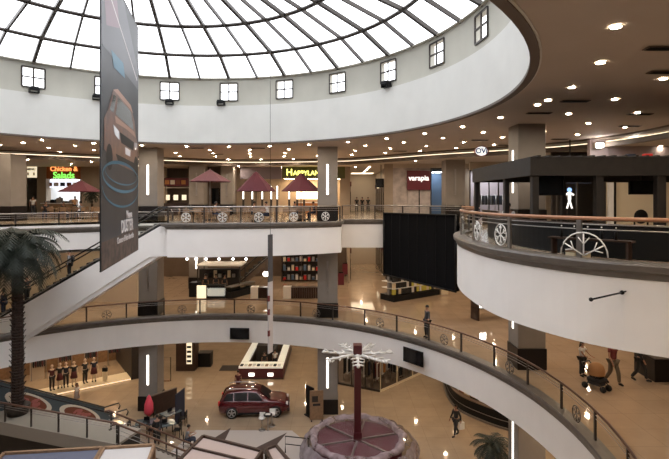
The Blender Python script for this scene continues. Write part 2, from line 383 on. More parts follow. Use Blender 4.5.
# ---------------- columns ----------------
def column(x, y, w_, z0, z1, lit=True, label='', group='square atrium columns', faces=(0,)):
    e = bpy.data.objects.new('column', None); COL.objects.link(e); e.location = (x, y, z0); tag(e, label, 'column', group)
    h = w_ / 2; hh = z1 - z0
    MB().box(-h, h, -h, h, 1.0, hh).build('shaft', 'column_plaster', e, .03)
    MB().box(-h - .04, h + .04, -h - .04, h + .04, 0, 1.0).build('plinth', 'column_base', e, .02)
    for k in range(4):
        T = Matrix.Rotation(k * pi / 2, 4, 'Z')
        if k not in faces: continue
        MB().box(-.065, .065, -h - .03, -h + .02, 1.8, 3.85, T).build('light_strip', 'strip_glow' if lit else 'steel', e)
    return e
COLS = [(-12.85, 33.7, 1.3, 'left'), (-.47, 33.2, 1.36, 'middle'), (9.3, 23.25, 1.3, 'right')]
for x, y, w_, nm in COLS:
    column(x, y, w_, 0, 4.7, True, 'grey-brown square column on the ground floor, %s one of the three round the atrium' % nm, faces=(3,) if nm == 'right' else (0,))
    column(x, y, w_, L1, 11.2, nm == 'right', 'grey-brown square column on the middle level, %s one of the three round the atrium' % nm, faces=(3,) if nm == 'right' else (0,))
    column(x, y, w_, L2, 18.15, True, 'grey-brown square column on the top level, %s one of the three round the atrium' % nm, faces=(3,) if nm == 'right' else (0,))
column(-22.75, 33.3, 1.7, L2, 17.68, False, 'broad grey column at the far left of the food court')
column(PX(198.5, 43.7), 43.7, 1.35, L2, 17.68, False, 'brown column behind the pale umbrella in the food court')
column(PX(198.5, 43.7), 43.7, 1.35, L1, 11.2, True, 'brown column with lit strip behind the coffee kiosk')
column(PX(228, 45), 45, 1.15, L2, 17.68, False, 'slim brown column between two umbrellas, deep in the food court')
column(PX(453, 38.3), 38.3, 1.5, L2, 17.68, False, 'beige column left of the oval ceiling sign')
column(14.8, 21.8, 1.4, L1, 11.2, True, 'column with dark plinth at the right edge of the middle level')

# ---------------- ceiling downlights ----------------
def downlight(loc, m, label, group):
    e = thing('downlight', label, 'ceiling light', loc, 0, group)
    MB().lathe([(.14, 0), (.14, -.015), (.10, -.02), (.10, 0)], 0, 0, 14, False).build('trim_ring', 'trim_white', e)
    MB().lathe([(.10, -.008), (.01, -.01)], 0, 0, 12, False).build('lamp', m, e)
    return e
D2 = downlight((CX + 15.3, CY, 18.14), 'lamp_glow', 'small round warm downlight in the brown food court ceiling', 'downlights in the top ceiling')
def inside(x, y, P_):
    c = False
    for i in range(len(P_)):
        (ax, ay), (bx, by) = P_[i - 1], P_[i]
        if (ay > y) != (by > y) and x < (bx - ax) * (y - ay) / (by - ay) + ax: c = not c
    return c
def in_cam(x, y, z): 
    if y < 1: return False
    u = CXP + F * x / y; v = HY - F * (z - EYE) / y
    return -60 < u < 730
rows = [(15.3, 10.6, 4), (17.6, 9.5, 8), (20.2, 8.0, 2), (22.9, 7.2, 5), (25.6, 6.5, 0), (28.3, 5.9, 3)]
stp = [Vector(p) for p in step]
def beyond(x, y):   # past the cove line?
    if x > 16: return True
    pts = step
    for (ax, ay), (bx, by) in zip(pts, pts[1:]):
        if bx <= x <= ax: return y > ay + (by - ay) * (x - ax) / (bx - ax) - .7
    return False
cols_xy = [(c[0], c[1]) for c in COLS] + [(-22.3, 33.3), (PX(198.5, 43.7), 43.7), (PX(228, 45), 45), (PX(453, 38.3), 38.3)]
for r, da, off in rows:
    for k in range(int(360 / da)):
        a = -75 + off + k * da
        if a > 165: break
        x = CX + r * cos(R(a)); y = CY + r * sin(R(a))
        if beyond(x, y) or not (Y0 < y < Y1) or x < X0 + 1: continue
        if not in_cam(x, y, 18) and k % 2: continue
        if min(math.hypot(x - cx, y - cy) for cx, cy in cols_xy) < 1.2: continue
        dup(D2, (x, y, 18.14))
for x, y in [(18.5, 22), (19, 28), (13.5, 36), (9, 39.5), (5.5, 42.5), (2, 46), (-5, 46), (-9, 45), (-16, 41.5), (-20, 39.5), (-24, 37.5), (-18, 44), (-12, 47), (-23, 42), (17, 34), (6.5, 38.4), (20, 15), (20, 8)]:
    dup(D2, (x, y, 17.67), label='round warm downlight in the lowered ceiling beyond the cove', group='downlights in the lowered ceiling')
for y in range(46, 61, 2): dup(D2, (3.35, y, 17.67), label='downlight in the row along the far corridor ceiling', group='downlights of the upper corridor')
D1 = downlight((CX + 18, CY, 11.19), 'lamp_low', 'round downlight under the top deck', 'downlights above the middle level')
DG = downlight((CX + 18, CY, 4.69), 'lamp_low', 'round downlight under the middle deck', 'downlights above the ground floor')
for D, z, cc in ((D1, 11.19, L1), (DG, 4.69, 0)):
    for r, da, off in ((18.4, 10.0, 5), (21.6, 9.0, 2), (25.0, 8.0, 6), (28.6, 7.0, 0), (32.5, 6.6, 3)):
        for k in range(int(360 / da)):
            a = -60 + off + k * da
            if a > 170: break
            x = CX + r * cos(R(a)); y = CY + r * sin(R(a))
            if x < X0 + 1 or x > X1 - 1 or y > 52 or y < 2 : continue
            if min(math.hypot(x - cx, y - cy) for cx, cy in cols_xy) < 1.2: continue
            if z > 10 and (not in_cam(x, y, z) or inside(x, y, edge2) or inside(x - .5, y - .5, edge2)): continue
            dup(D, (x, y, z))
for y in range(44, 61, 3): dup(D1, (3.3, y, 11.19), label='downlight in the row along the middle corridor ceiling', group='downlights of the middle corridor')
# the two strong lamps at the right and dark vents
for (x, y) in ((600, 147), (637, 143)):
    p = AT(x, y, 27.6); e = thing('wall_spotlight', 'bright spotlight above the pergola, %s of a pair' % ('left' if x < 620 else 'right'), 'spotlight', p, 0)
    MB().box(-.16, .16, -.12, .1, 0, .2).build('lamp', 'spot_glow', e); MB().box(-.2, .2, .1, .4, -.05, .25).build('housing', 'trim_white', e)
v0 = None
for (x, y) in ((539, 113), (640, 114), (575, 101), (480, 140), (505, 145), (258, 148), (400, 151), (197, 148), (217, 154), (630, 126), (560, 139), (667, 48), (667, 72)):
    Yv = 3.53 * F / (HY - y); p = (PX(x, Yv), Yv, 18.13)
    if v0 is None:
        v0 = thing('ceiling_vent', 'dark slotted air vent in the top ceiling', 'vent', p, 0, 'air vents in the top ceiling')
        MB().box(-.5, .5, -.14, .14, -.02, 0).build('frame', 'soffit_dark', v0); m = MB()
        for i in range(4): m.box(-.46, .46, -.11 + i * .065, -.09 + i * .065, -.035, -.02)
        m.build('slats', 'black', v0)
    else: dup(v0, p)

# ---------------- railings ----------------
def snowflake(m, c, u, v, r, t=.018, half=False):
    c = Vector(c)
    ring = [c + (u * cos(2 * pi * i / 24) + v * sin(2 * pi * i / 24)) * r for i in range(13 if half else 24)]
    m.tube(ring, t, 5, not half)
    for k in range(6):
        if half and k in (2, 3, 4): continue
        a = pi / 2 + k * pi / 3; d = u * cos(a) + v * sin(a); e_ = u * -sin(a) + v * cos(a)
        m.tube([c, c + d * r * .95], t, 5)
        for s_ in (-1, 1): m.tube([c + d * r * .5, c + d * r * .78 + e_ * s_ * r * .24], t * .8, 4)
def railing(label, path, z, sp, hr='wood_rail', post='dark_steel', flake='dark_steel', h=.98, fl_every=2, fl_off=0, inset=.14, flr=.3, posts=None, flakes=None, closed=False, hrr=.045, group=None, pw=.09, glass=True):
    e = thing('railing', label, 'railing', (0, 0, 0), 0, group)
    pts = [Vector(p) for p in path]; off = []
    for i, p in enumerate(pts):
        d = (pts[min(len(pts) - 1, i + 1)] - pts[max(0, i - 1)]).normalized(); off.append(p - Vector((-d.y, d.x)) * inset)
    d = [0]
    for a, b in zip(off, off[1:]): d.append(d[-1] + (b - a).length)
    def at(s_):
        for i in range(len(off) - 1):
            if s_ <= d[i + 1] or i == len(off) - 2: return off[i].lerp(off[i + 1], min(1, (s_ - d[i]) / max(1e-6, d[i + 1] - d[i])))
    MB_ = sm(); MB_.tube([(p.x, p.y, z + h) for p in off], hrr, 8); MB_.build('handrail', hr, e)
    for q in (.14, .26): sm().tube([(p.x, p.y, z + h - q) for p in off], .014, 5).build('guard_wire', 'steel', e)
    n = max(1, round(d[-1] / sp)); PS = posts or [d[-1] * k / n for k in range(n + 1)]; n = len(PS) - 1
    for k in range(n + 1):
        p = at(PS[k]); q = at(min(d[-1], PS[k] + .1)) - at(max(0, PS[k] - .1)); ang = math.atan2(q.y, q.x)
        T = Matrix.Translation((p.x, p.y, 0)) @ Matrix.Rotation(ang, 4, 'Z')
        MB().box(-pw / 2, pw / 2, -.03, .03, z, z + h, T).build('post', post, e)
        if k < n:
            p2 = at(PS[k + 1]); dd = (p2 - p).normalized()
            a = p + dd * .09; b = p2 - dd * .09
            if glass:
                g = MB(); g.add([(a.x, a.y, z + .04), (b.x, b.y, z + .04), (b.x, b.y, z + h - .32), (a.x, a.y, z + h - .32)], [(0, 1, 2, 3)]); g.build('glass_panel', 'rail_glass', e)
            if flakes is None and fl_every and (k + fl_off) % fl_every == 0:
                mid = p.lerp(p2, .5); m = sm(); nrm = Vector((-dd.y, dd.x)); snowflake(m, (mid.x + nrm.x * .03, mid.y + nrm.y * .03, z + .06 + flr), Vector((dd.x, dd.y, 0)), Vector((0, 0, 1)), flr); m.build('snowflake_medallion', flake, e)
    for s_, fr_ in flakes or []:
        mid = at(s_); dd = (at(s_ + .1) - at(s_ - .1)).normalized(); m = sm(); nrm = Vector((-dd.y, dd.x)); snowflake(m, (mid.x + nrm.x * .03, mid.y + nrm.y * .03, z + .06 + (0 if fr_ > .4 else fr_)), Vector((dd.x, dd.y, 0)), Vector((0, 0, 1)), fr_, .018, fr_ > .4); m.build('snowflake_medallion', flake, e)
    return e
railing('long curved glass railing with snowflake wheels round the middle level', arc(16.2, -38, 163, 120), 6.62, 2.35, 'rail_dark', 'dark_steel', 'lip', fl_every=2, flr=.28)
def arclen(path, px, inset=.14):
    pts = [Vector(p) for p in path]; s_ = 0
    for i in range(len(pts) - 1):
        a, b = pts[i], pts[i + 1]; d_ = (b - a); L_ = d_.length; nr_ = Vector((-d_.y, d_.x)).normalized() * inset
        ua = CXP + F * (a - nr_).x / (a - nr_).y; ub = CXP + F * (b - nr_).x / (b - nr_).y
        if (ua - px) * (ub - px) <= 0: return s_ + L_ * (ua - px) / (ua - ub)
        s_ += L_
    return s_
pw_ = prow[10:]; ap = lambda x: arclen(pw_, x)
PP = [.3, ap(735), ap(652 + 20), ap(580), ap(511), ap(474.5)]; lastl = sum((Vector(b) - Vector(a)).length for a, b in zip(pw_, pw_[1:])); PP += [PP[-1] + (lastl - PP[-1]) * k / 5 for k in range(1, 6)]
railing('wooden-topped railing with white snowflake wheels along the curved right balcony', prow[10:], 13.17, 1.75, 'wood_rail', 'steel', 'white', fl_every=0, flr=.31, h=.96, hrr=.05, pw=.12, posts=PP, flakes=[(ap(503), .31), (ap(479), .31), (ap(585), .56), (PP[-4] - 1, .31), (PP[-2] - .8, .31)])
railing('steel railing on the back edge before the far corridor', [prow[-1]] + back_edge, 13.17, 2.2, 'steel', 'dark_steel', 'white', fl_every=0, h=.96)
railing('glass railing with white snowflake wheels in front of the umbrellas', bay, 13.17, 2.0, 'steel', 'dark_steel', 'white', fl_every=1, h=.96, flr=.27)
railing('glass railing in front of the chicken and salads counter', left_edge[:40], 12.81, 2.3, 'steel', 'dark_steel', 'steel', fl_every=0, h=.9)
# the metal rod on the balcony fascia
e = thing('wall_rod', 'thin dark metal rod sticking out of the white balcony fascia', 'rod', (0, 0, 0))
a = AT(591, 299.5, 10.2); b = AT(622, 292.5, 10.75)
sm().tube([a, b], .02, 6).ball(a, .045).ball(b, .05).build('rod', 'black', e); sm().tube([b, b + Vector((.3, .25, 0))], .015, 6).build('anchor', 'black', e)

# ---------------- people ----------------
def skinmesh(name, nodes, edges, m, parent, sub=1):
    me = bpy.data.meshes.new(name); ks = list(nodes); idx = {k: i for i, k in enumerate(ks)}
    me.from_pydata([nodes[k][0] for k in ks], [(idx[a], idx[b]) for a, b in edges], []); me.materials.append(M[m])
    o = bpy.data.objects.new(name, me); COL.objects.link(o); o.parent = parent
    md = o.modifiers.new('skin', 'SKIN'); md.use_smooth_shade = True
    for i, k in enumerate(ks):
        r = nodes[k][1]; me.skin_vertices[0].data[i].radius = r if isinstance(r, tuple) else (r, r)
    me.skin_vertices[0].data[0].use_root = True
    s_ = o.modifiers.new('sub', 'SUBSURF'); s_.levels = s_.render_levels = sub
    return o
BASE = dict(pelvis=(0, 0, .95), waist=(0, 0, 1.10), chest=(0, 0, 1.28), top=(0, -.01, 1.41), neck=(0, .0, 1.50), chin=(0, .03, 1.56), head=(0, .025, 1.65), crown=(0, .01, 1.72),
            shL=(-.175, 0, 1.40), elL=(-.23, -.02, 1.13), wrL=(-.24, .05, .88), haL=(-.24, .07, .80), shR=(.175, 0, 1.40), elR=(.23, -.02, 1.13), wrR=(.24, .05, .88), haR=(.24, .07, .80),
            hiL=(-.09, 0, .90), knL=(-.10, .02, .50), anL=(-.10, -.02, .09), toL=(-.11, .14, .04), hiR=(.09, 0, .90), knR=(.10, .02, .50), anR=(.10, -.02, .09), toR=(.11, .14, .04))
RAD = dict(pelvis=(.15, .11), waist=(.13, .095), chest=(.155, .11), top=(.13, .09), neck=.052, chin=(.06, .07), head=(.082, .095), crown=(.055, .065), shL=.058, elL=.042, wrL=.03, haL=(.035, .02), shR=.058, elR=.042, wrR=.03, haR=(.035, .02),
           hiL=.082, knL=.062, anL=.045, toL=(.042, .032), hiR=.082, knR=.062, anR=.045, toR=(.042, .032))
EDG = [('pelvis', 'waist'), ('waist', 'chest'), ('chest', 'top'), ('top', 'neck'), ('neck', 'chin'), ('chin', 'head'), ('head', 'crown')] + \
      [e_ for s_ in 'LR' for e_ in (('top', 'sh' + s_), ('sh' + s_, 'el' + s_), ('el' + s_, 'wr' + s_), ('wr' + s_, 'ha' + s_), ('pelvis', 'hi' + s_), ('hi' + s_, 'kn' + s_), ('kn' + s_, 'an' + s_), ('an' + s_, 'to' + s_))]
def shift(names, d): return {k: tuple(Vector(BASE[k]) + Vector(d)) for k in names}
def person(label, loc, rz, h=1.75, shirt='cloth_grey', pants='cloth_navy', hair='hair_black', pose=None, sleeves='short', longhair=False, skirt=False, name='person', cat='person', skin='skin', group=None, bag=None, hat=None, fingers=True):
    e = thing(name, label, cat, loc, rz, group); k = h / 1.75; J = dict(BASE); J.update(pose or {})
    J = {a: Vector(v) * k for a, v in J.items()}
    def rad(a, f=1, add=0):
        r = RAD[a]; r = r if isinstance(r, tuple) else (r, r); return (r[0] * k * f + add, r[1] * k * f + add)
    nodes = {a: (J[a], rad(a, .92 if a not in ('neck', 'chin', 'head', 'crown') else 1)) for a in J}
    edges = list(EDG)
    if fingers:
        for s_, sg in (('L', -1), ('R', 1)):
            d = (J['ha' + s_] - J['wr' + s_]).normalized(); q = Vector((0, 1, 0)); q = (q - d * q.dot(d)); q = q.normalized() if q.length > .1 else Vector((0, 0, 1))
            for i, (o_, ln) in enumerate(((-.028, .06), (-.009, .08), (.01, .085), (.028, .07))):
                b_ = J['ha' + s_] + (d * .01 + q * o_) * k; nodes['f%d%s' % (i, s_)] = (b_ + d * ln * .6 * k, .009); nodes['g%d%s' % (i, s_)] = (b_ + d * ln * k + Vector((-sg * .015, .004, 0)), .008)
                edges += [('ha' + s_, 'f%d%s' % (i, s_)), ('f%d%s' % (i, s_), 'g%d%s' % (i, s_))]
            nodes['t' + s_] = (J['wr' + s_] + (d * .05 + q * .05) * k, .01); edges.append(('wr' + s_, 't' + s_))
    skinmesh('body', nodes, edges, skin, e)
    def garment(nm, ns, m, f=1.0, add=.012, pull=None):
        nd = {a: (J[a], rad(a, f, add)) for a in ns}
        if pull: 
            for a, (b_, t) in pull.items(): nd[a] = (J[a].lerp(J[b_], t), nd[a][1])
        return skinmesh(nm, nd, [x for x in EDG if x[0] in ns and x[1] in ns], m, e)
    sl = ['shL', 'elL', 'shR', 'elR'] + (['wrL', 'wrR'] if sleeves == 'long' else [])
    garment('jacket' if sleeves == 'long' else 'shirt', ['pelvis', 'waist', 'chest', 'top'] + sl, shirt, 1, .014, None if sleeves == 'long' else {'elL': ('shL', .45), 'elR': ('shR', .45)})
    if skirt:
        m = sm(); c = J['pelvis']; m.lathe([(.13 * k, c.z + .12), (.17 * k, c.z), (.24 * k, c.z - .38)], c.x, c.y, 14); m.build('skirt', pants, e)
    else: garment('trousers', ['pelvis', 'hiL', 'knL', 'anL', 'hiR', 'knR', 'anR'], pants, 1, .02)
    for s_ in 'LR':
        a, b_ = J['an' + s_], J['to' + s_]; m = sm(); m.tube([a + Vector((0, 0, -.03 * k)), a.lerp(b_, .5) - Vector((0, 0, .01)), b_ + (b_ - a) * .15], [.05 * k, .05 * k, .035 * k], 8); m.build('shoe', 'shoe', e)
    hd = J['head']; m = sm(); up = (J['crown'] - J['chin']).normalized()
    m.ball(hd + up * .03 * k - Vector((0, .02 * k, 0)), .088 * k, .098 * k, .09 * k)
    if longhair: m.tube([hd + Vector((0, -.05, 0)) * k, J['neck'] + Vector((0, -.07, 0)) * k, J['top'] + Vector((0, -.09, -.08)) * k], [.08 * k, .075 * k, .05 * k], 8)
    m.build('hair', hair, e)
    m = sm(); m.ball(hd + Vector((0, .1, -.015)) * k, .013 * k, .02 * k, .022 * k, 6, 4)
    for sx in (-1, 1): m.ball(hd + Vector((sx * .085, 0, -.01)) * k, .012 * k, .025 * k, .03 * k, 6, 4)
    m.build('nose_and_ears', skin, e)
    m = sm(); [m.ball(hd + Vector((sx * .033, .088, .008)) * k, .011 * k, .008 * k, .008 * k, 6, 4) for sx in (-1, 1)]; m.box(-.022 * k + hd.x, .022 * k + hd.x, hd.y + .084 * k, hd.y + .093 * k, hd.z - .052 * k, hd.z - .045 * k); m.build('eyes_and_mouth', 'hair_black', e)
    if bag == 'backpack':
        c = J['chest']; sm().ball(c + Vector((0, -.19, -.03)) * k, .15 * k, .1 * k, .22 * k).build('backpack', 'cloth_black', e)
    return e
WALK = dict(knL=(-.10, .16, .50), anL=(-.10, .20, .10), toL=(-.10, .36, .07), knR=(.10, -.03, .50), anR=(.10, -.28, .13), toR=(.10, -.14, .04), elL=(-.24, -.1, 1.15), wrL=(-.24, -.12, .9), haL=(-.24, -.13, .82), elR=(.24, .05, 1.14), wrR=(.24, .2, .93), haR=(.24, .24, .86))
SIT = dict(pelvis=(0, 0, .55), waist=(0, 0, .70), chest=(0, .03, .88), top=(0, .05, 1.01), neck=(0, .07, 1.10), chin=(0, .11, 1.16), head=(0, .11, 1.25), crown=(0, .10, 1.32), shL=(-.175, .05, 1.0), shR=(.175, .05, 1.0), elL=(-.24, .12, .76), elR=(.24, .12, .76), wrL=(-.14, .36, .80), wrR=(.14, .36, .80), haL=(-.10, .44, .81), haR=(.10, .44, .81),
           hiL=(-.1, .03, .52), hiR=(.1, .03, .52), knL=(-.12, .46, .50), knR=(.12, .46, .50), anL=(-.12, .42, .09), anR=(.12, .42, .09), toL=(-.12, .58, .04), toR=(.12, .58, .04))
def seatpose(): return SIT

# man leaning on the middle rail
p = FP(430.5, 345.5, L1); p = Vector((5.15, 28.35, L1))
ang = math.atan2(CY - p.y, CX - p.x) - pi / 2
person('man in dark jacket standing at the middle level railing, hand on the rail', (CX + 16.85 * cos(R(39.3)), CY + 16.85 * sin(R(39.3)), L1), R(105), 1.9, 'cloth_charcoal', 'cloth_black', pose=dict(elL=(-.33, .05, 1.2), wrL=(-.5, .16, 1.12), haL=(-.57, .2, 1.1), knR=(.13, .06, .5), anR=(.14, .0, .09)), sleeves='long')
# woman with stroller and two men
p = FP(582, 376, L1)
person('long-haired woman in white top pushing a stroller', p, R(-150), 1.6, 'cloth_white', 'cloth_black', 'hair_black', pose=dict(elL=(-.2, .2, 1.15), wrL=(-.18, .42, 1.05), haL=(-.17, .49, 1.04), elR=(.2, .2, 1.15), wrR=(.18, .42, 1.05), haR=(.17, .49, 1.04)), longhair=True)
p = FP(597, 389, L1)
e = thing('stroller', 'three-wheeled baby stroller with tan hood on the middle level', 'stroller', p, R(-150))
m = sm(); m.prism([(-.28, -.3), (.28, -.3), (.28, .3), (-.28, .3)], .34, .5); m.build('seat', 'cloth_black', e, .03)
m = sm(); m.lathe([(.001, 1.12), (.14, 1.1), (.27, 1.0), (.33, .82), (.33, .62)], 0, -.02, 14, False); m.build('hood', 'hood_tan', e)
MB().box(-.24, .24, -.2, .2, .5, .72).build('liner', 'cloth_black', e, .04)
m = MB()
for sx in (-1, 1): m.bar((sx * .27, -.52, 1.02), (sx * .25, .35, .2), .035).bar((sx * .27, -.35, .15), (sx * .25, .1, .6), .035)
m.bar((-.27, -.52, 1.02), (.27, -.52, 1.02), .035); m.build('frame', 'dark_steel', e)
for sx, sy in ((-.3, -.35), (.3, -.35), (-.2, .38), (.2, .38)): sm().tube([(sx - .03, sy, .13), (sx + .03, sy, .13)], .13, 12).build('wheel', 'tyre', e)
MB().box(-.2, .2, -.3, .25, .2, .32).build('basket', 'cloth_charcoal', e)
p = FP(613, 384, L1)
person('man in dark red shirt and khaki trousers walking beside the stroller', p, R(-165), 1.92, 'cloth_red', 'cloth_khaki', pose=WALK)
p = FP(640, 381, L1)
person('man dressed all in black walking next to the dark plinth', p, R(-140), 1.9, 'cloth_black', 'cloth_black', pose=WALK, sleeves='long')

# ---------------- escalators ----------------
def escalator(label, a, b, wd, skirt_m, drop, bal=1.0, glass='rail_glass', inner=.05, ads=None):
    """a lower landing point, b upper landing point (centre line)"""
    a = Vector(a); b = Vector(b); hd = Vector((b.x - a.x, b.y - a.y, 0)); L = hd.length; hd.normalize(); rz = math.atan2(hd.y, hd.x); H = b.z - a.z
    e = thing('escalator', label, 'escalator', a, rz)
    def z(x): return max(0, min(H, H * x / L))
    hw_ = wd / 2
    m = MB(); n_ = int(L / .4)
    for i in range(n_): x = L * i / n_; m.box(x, x + L / n_ + .02, -hw_ + .15, hw_ - .15, z(x) - .3, z(x + L / n_) - .02)
    m.build('steps', 'tread', e)
    for s_ in (-1, 1):
        y0 = s_ * hw_; y1 = s_ * (hw_ - .12)
        prof = [(-1.2, -.15), (0, -.15), (L, H - .15), (L + .6, H - .15), (L + .6, H - drop * .7), (L - .6, H - drop * .72), (-1.2, -.35 - drop)] if drop else [(-.6, .1), (0, .15), (L, H + .15), (L + .6, H + .15), (L + .6, H - .6), (L, H - .6), (0.3, -.02), (-.6, -.02)]
        m = MB(); m.add([(x, yy, zz) for yy in (y0, y1) for x, zz in prof], [tuple(range(len(prof))), tuple(range(2 * len(prof) - 1, len(prof) - 1, -1))] + [(i, (i + 1) % len(prof), (i + 1) % len(prof) + len(prof), i + len(prof)) for i in range(len(prof))])
        m.build('side_panel', skirt_m, e)
        yc = s_ * (hw_ - .09); pr = [(-.9, .55), (-1.0, .75), (-.9, bal), (0, bal), (L, H + bal), (L + .5, H + bal), (L + .7, H + bal - .25)]
        sm().tube([(x, yc, zz) for x, zz in pr], .045, 8).build('handrail', 'belt_black', e)
        sm().tube([(x, yc, zz) for x, zz in ((-.9, -.08), (0, -.08), (L, H - .08), (L + .5, H - .08))], .06, 8).build('skirting', 'belt_black', e)
        sm().tube([(x, yc + s_ * .06, zz) for x, zz in ((-.9, .04), (0, .04), (L, H + .04), (L + .5, H + .04))], .03, 8).build('edge_trim', 'steel', e)
        g = MB(); g.add([(0, yc, .02), (L, yc, H + .02), (L, yc, H + bal - .06), (0, yc, bal - .06)], [(0, 1, 2, 3)]); g.build('balustrade_glass', glass, e)
    u = MB(); u.add([(x, y, zz) for y in (-hw_ + .1, hw_ - .1) for x, zz in ((-.8, -.35), (L, H - .35), (L, H - drop * .7 if drop else H - .5), (-.8, -.3 - drop if drop else -.45))], [(0, 1, 2, 3), (7, 6, 5, 4), (0, 4, 5, 1), (1, 5, 6, 2), (2, 6, 7, 3), (3, 7, 4, 0)]); u.build('truss', skirt_m, e)
    return e, L, H, rz
E1y = 29.55
esc1, *_ = escalator('long escalator with deep white side rising to the food court, two riders on it', (-21.85, E1y, L1), (-10.5, E1y, L2), 1.5, 'plaster', 2.75)
# ground to middle escalator with printed round pictures on its side
esc2, L_, H_, rz_ = escalator('escalator with round printed pictures on its glass, going down to the ground floor at left', (-22.6 + 8.0, 22.9 + 8.1, 0), (-22.6, 22.9, L1), 1.5, 'escalator_glass_panel', 0, .95, 'escalator_glass_panel')
# the pictures are stickers on the balustrade
def esc_pt(s_, v, side): return (s_, side * .685, s_ * H_ / L_ + v)
for i, s_ in enumerate((1.9, 4.6)):
    m = MB(); m2 = MB(); sl = H_ / L_
    cc = esc_pt(s_, .42, 1)
    ring = [(cc[0] + 1.15 * cos(t) , .69, cc[2] + .52 * sin(t) + 1.15 * cos(t) * sl) for t in [2 * pi * q / 28 for q in range(28)]]
    m.add(ring + [(x, .72, z) for x, y, z in ring], [tuple(range(28)), tuple(range(55, 27, -1))] + [(q, (q + 1) % 28, (q + 1) % 28 + 28, q + 28) for q in range(28)])
    m.build('picture_sticker', 'food_cream', esc2)
    m = MB(); rg = [(cc[0] + .78 * (x - cc[0]), cc[2] + .78 * (z - cc[2])) for x, y, z in ring]; m.add([(x, .724, z) for x, z in rg], [tuple(range(28))]); m.build('picture_dish', 'food_brown', esc2)
    for q in range(14):
        t = random.uniform(0, 6.28); rr = random.uniform(.1, .75); x = cc[0] + .9 * rr * cos(t); z = cc[2] + .45 * rr * sin(t) + .9 * rr * cos(t) * sl
        m2.ball((x, .73, z), random.uniform(.08, .2), .012, random.uniform(.06, .13), 8, 4)
    m2.build('picture_food', 'food_pink', esc2)
def rider(x, z_off, lab, **k):
    t = (x + 21.85) / 11.35; return person(lab, (x, E1y + .1, L1 + t * 6.55 - .05), k.pop('rz', R(-90)), **k)
rider(PX(69, 29.6), 0, 'rider in black with a grey sleeve high up on the escalator', h=1.78, shirt='cloth_grey', pants='cloth_black', bag='backpack', sleeves='long', rz=R(100))
rider(PX(26.5, 29.6), 0, 'rider in dark clothes lower on the escalator, arms folded', h=1.7, shirt='cloth_black', pants='cloth_black', rz=R(170), pose=dict(elL=(-.25, .06, 1.14), wrL=(-.05, .2, 1.2), haL=(.02, .2, 1.2), elR=(.25, .06, 1.14), wrR=(.05, .2, 1.17), haR=(-.02, .2, 1.17)))
rider(PX(3, 29.6), 0, 'rider in navy at the very left edge of the escalator', h=1.7, shirt='cloth_navy', pants='cloth_navy', rz=R(90), sleeves='long')
# a second escalator deep on the middle level
escalator('distant dark escalator behind the coffee kiosk on the middle level', (PX(236, 45), 45, L1), (PX(290, 45), 45, 11.0), 1.2, 'wall_brown', 1.0, .9)

# ---------------- hanging banners ----------------
bl = Vector((-6.78, 13.9)); br_ = Vector((-8.2, 20.0)); ang = math.atan2(br_.y - bl.y, br_.x - bl.x); W_ = (br_ - bl).length
ban = thing('hanging_banner', 'tall dark hanging banner showing a copper-brown car and blue rings', 'banner', (bl.x, bl.y, 12.5), ang)
HB = 9.2
MB().box(0, W_, -.02, .02, 0, HB).build('fabric', 'banner_dark', ban)
def flat(pts, d, m, nm): # shapes on the camera-facing side (local -y is right of travel -> decide sign)
    MB().add([(x, SGN * (.024 + d), z) for x, z in pts], [tuple(range(len(pts)))]).build(nm, m, ban)
nv = Vector((-sin(ang), cos(ang))); SGN = 1 if nv.dot(Vector((0, 0)) - bl) > 0 else -1
def q(u, v): return (u * W_, v * HB)
flat([q(.0, 1), q(.5, 1), q(1, .80), q(1, .72), q(0, .72)], .002, 'banner_grey', 'sky_band')
flat([q(.0, 1), q(.3, 1), q(.4, .86), q(.1, .8)], .004, 'banner_pink', 'glow_patch')
flat([q(.1, .93), q(.14, .93), q(.95, .76), q(.95, .752)], .006, 'banner_white', 'streak')
flat([q(.2, .74), q(.26, .69), q(.55, .70), q(.5, .75)], .006, 'banner_blue', 'blue_mark')
flat([q(0, .09), q(1, .1), q(1, 0), q(0, 0)], .002, 'banner_ground', 'ground_band')
# the printed car
flat([q(.05, 0.3901), q(.05, 0.4885), q(.12, 0.5213), q(.9, 0.5049), q(.97, 0.4721), q(.97, 0.3737), q(.85, 0.3450), q(.25, 0.3573)], .006, 'banner_brown', 'printed_body')
flat([q(.12, 0.5172), q(.24, 0.6074), q(.35, 0.6279), q(.72, 0.6156), q(.86, 0.5623), q(.9, 0.5049)], .008, 'banner_brown', 'printed_cabin')
flat([q(.24, 0.6090), q(.35, 0.6279), q(.72, 0.6172), q(.8, 0.5910), q(.7, 0.5992), q(.35, 0.6074)], .011, 'banner_tan', 'printed_roof')
flat([q(.3, 0.5295), q(.36, 0.5992), q(.73, 0.5910), q(.83, 0.5213)], .011, 'car_glass', 'printed_windscreen')
flat([q(.16, 0.5311), q(.25, 0.5935), q(.31, 0.5951), q(.25, 0.5295)], .011, 'car_glass', 'printed_side_window')
flat([q(.28, 0.5229), q(.84, 0.5172), q(.9, 0.4967), q(.6, 0.5049), q(.3, 0.5008)], .012, 'banner_tan', 'printed_bonnet')
flat([q(.4, 0.4762), q(.83, 0.4721), q(.81, 0.4352), q(.44, 0.4393)], .012, 'black', 'printed_grille')
flat([q(.24, 0.4885), q(.385, 0.4762), q(.39, 0.4459), q(.28, 0.4557)], .012, 'headlight', 'printed_headlight')
flat([q(.845, 0.4721), q(.94, 0.4762), q(.93, 0.4475), q(.845, 0.4409)], .012, 'headlight', 'printed_headlight')
flat([q(.55, 0.4311), q(.71, 0.4286), q(.705, 0.4024), q(.555, 0.4040)], .013, 'banner_white', 'printed_plate')
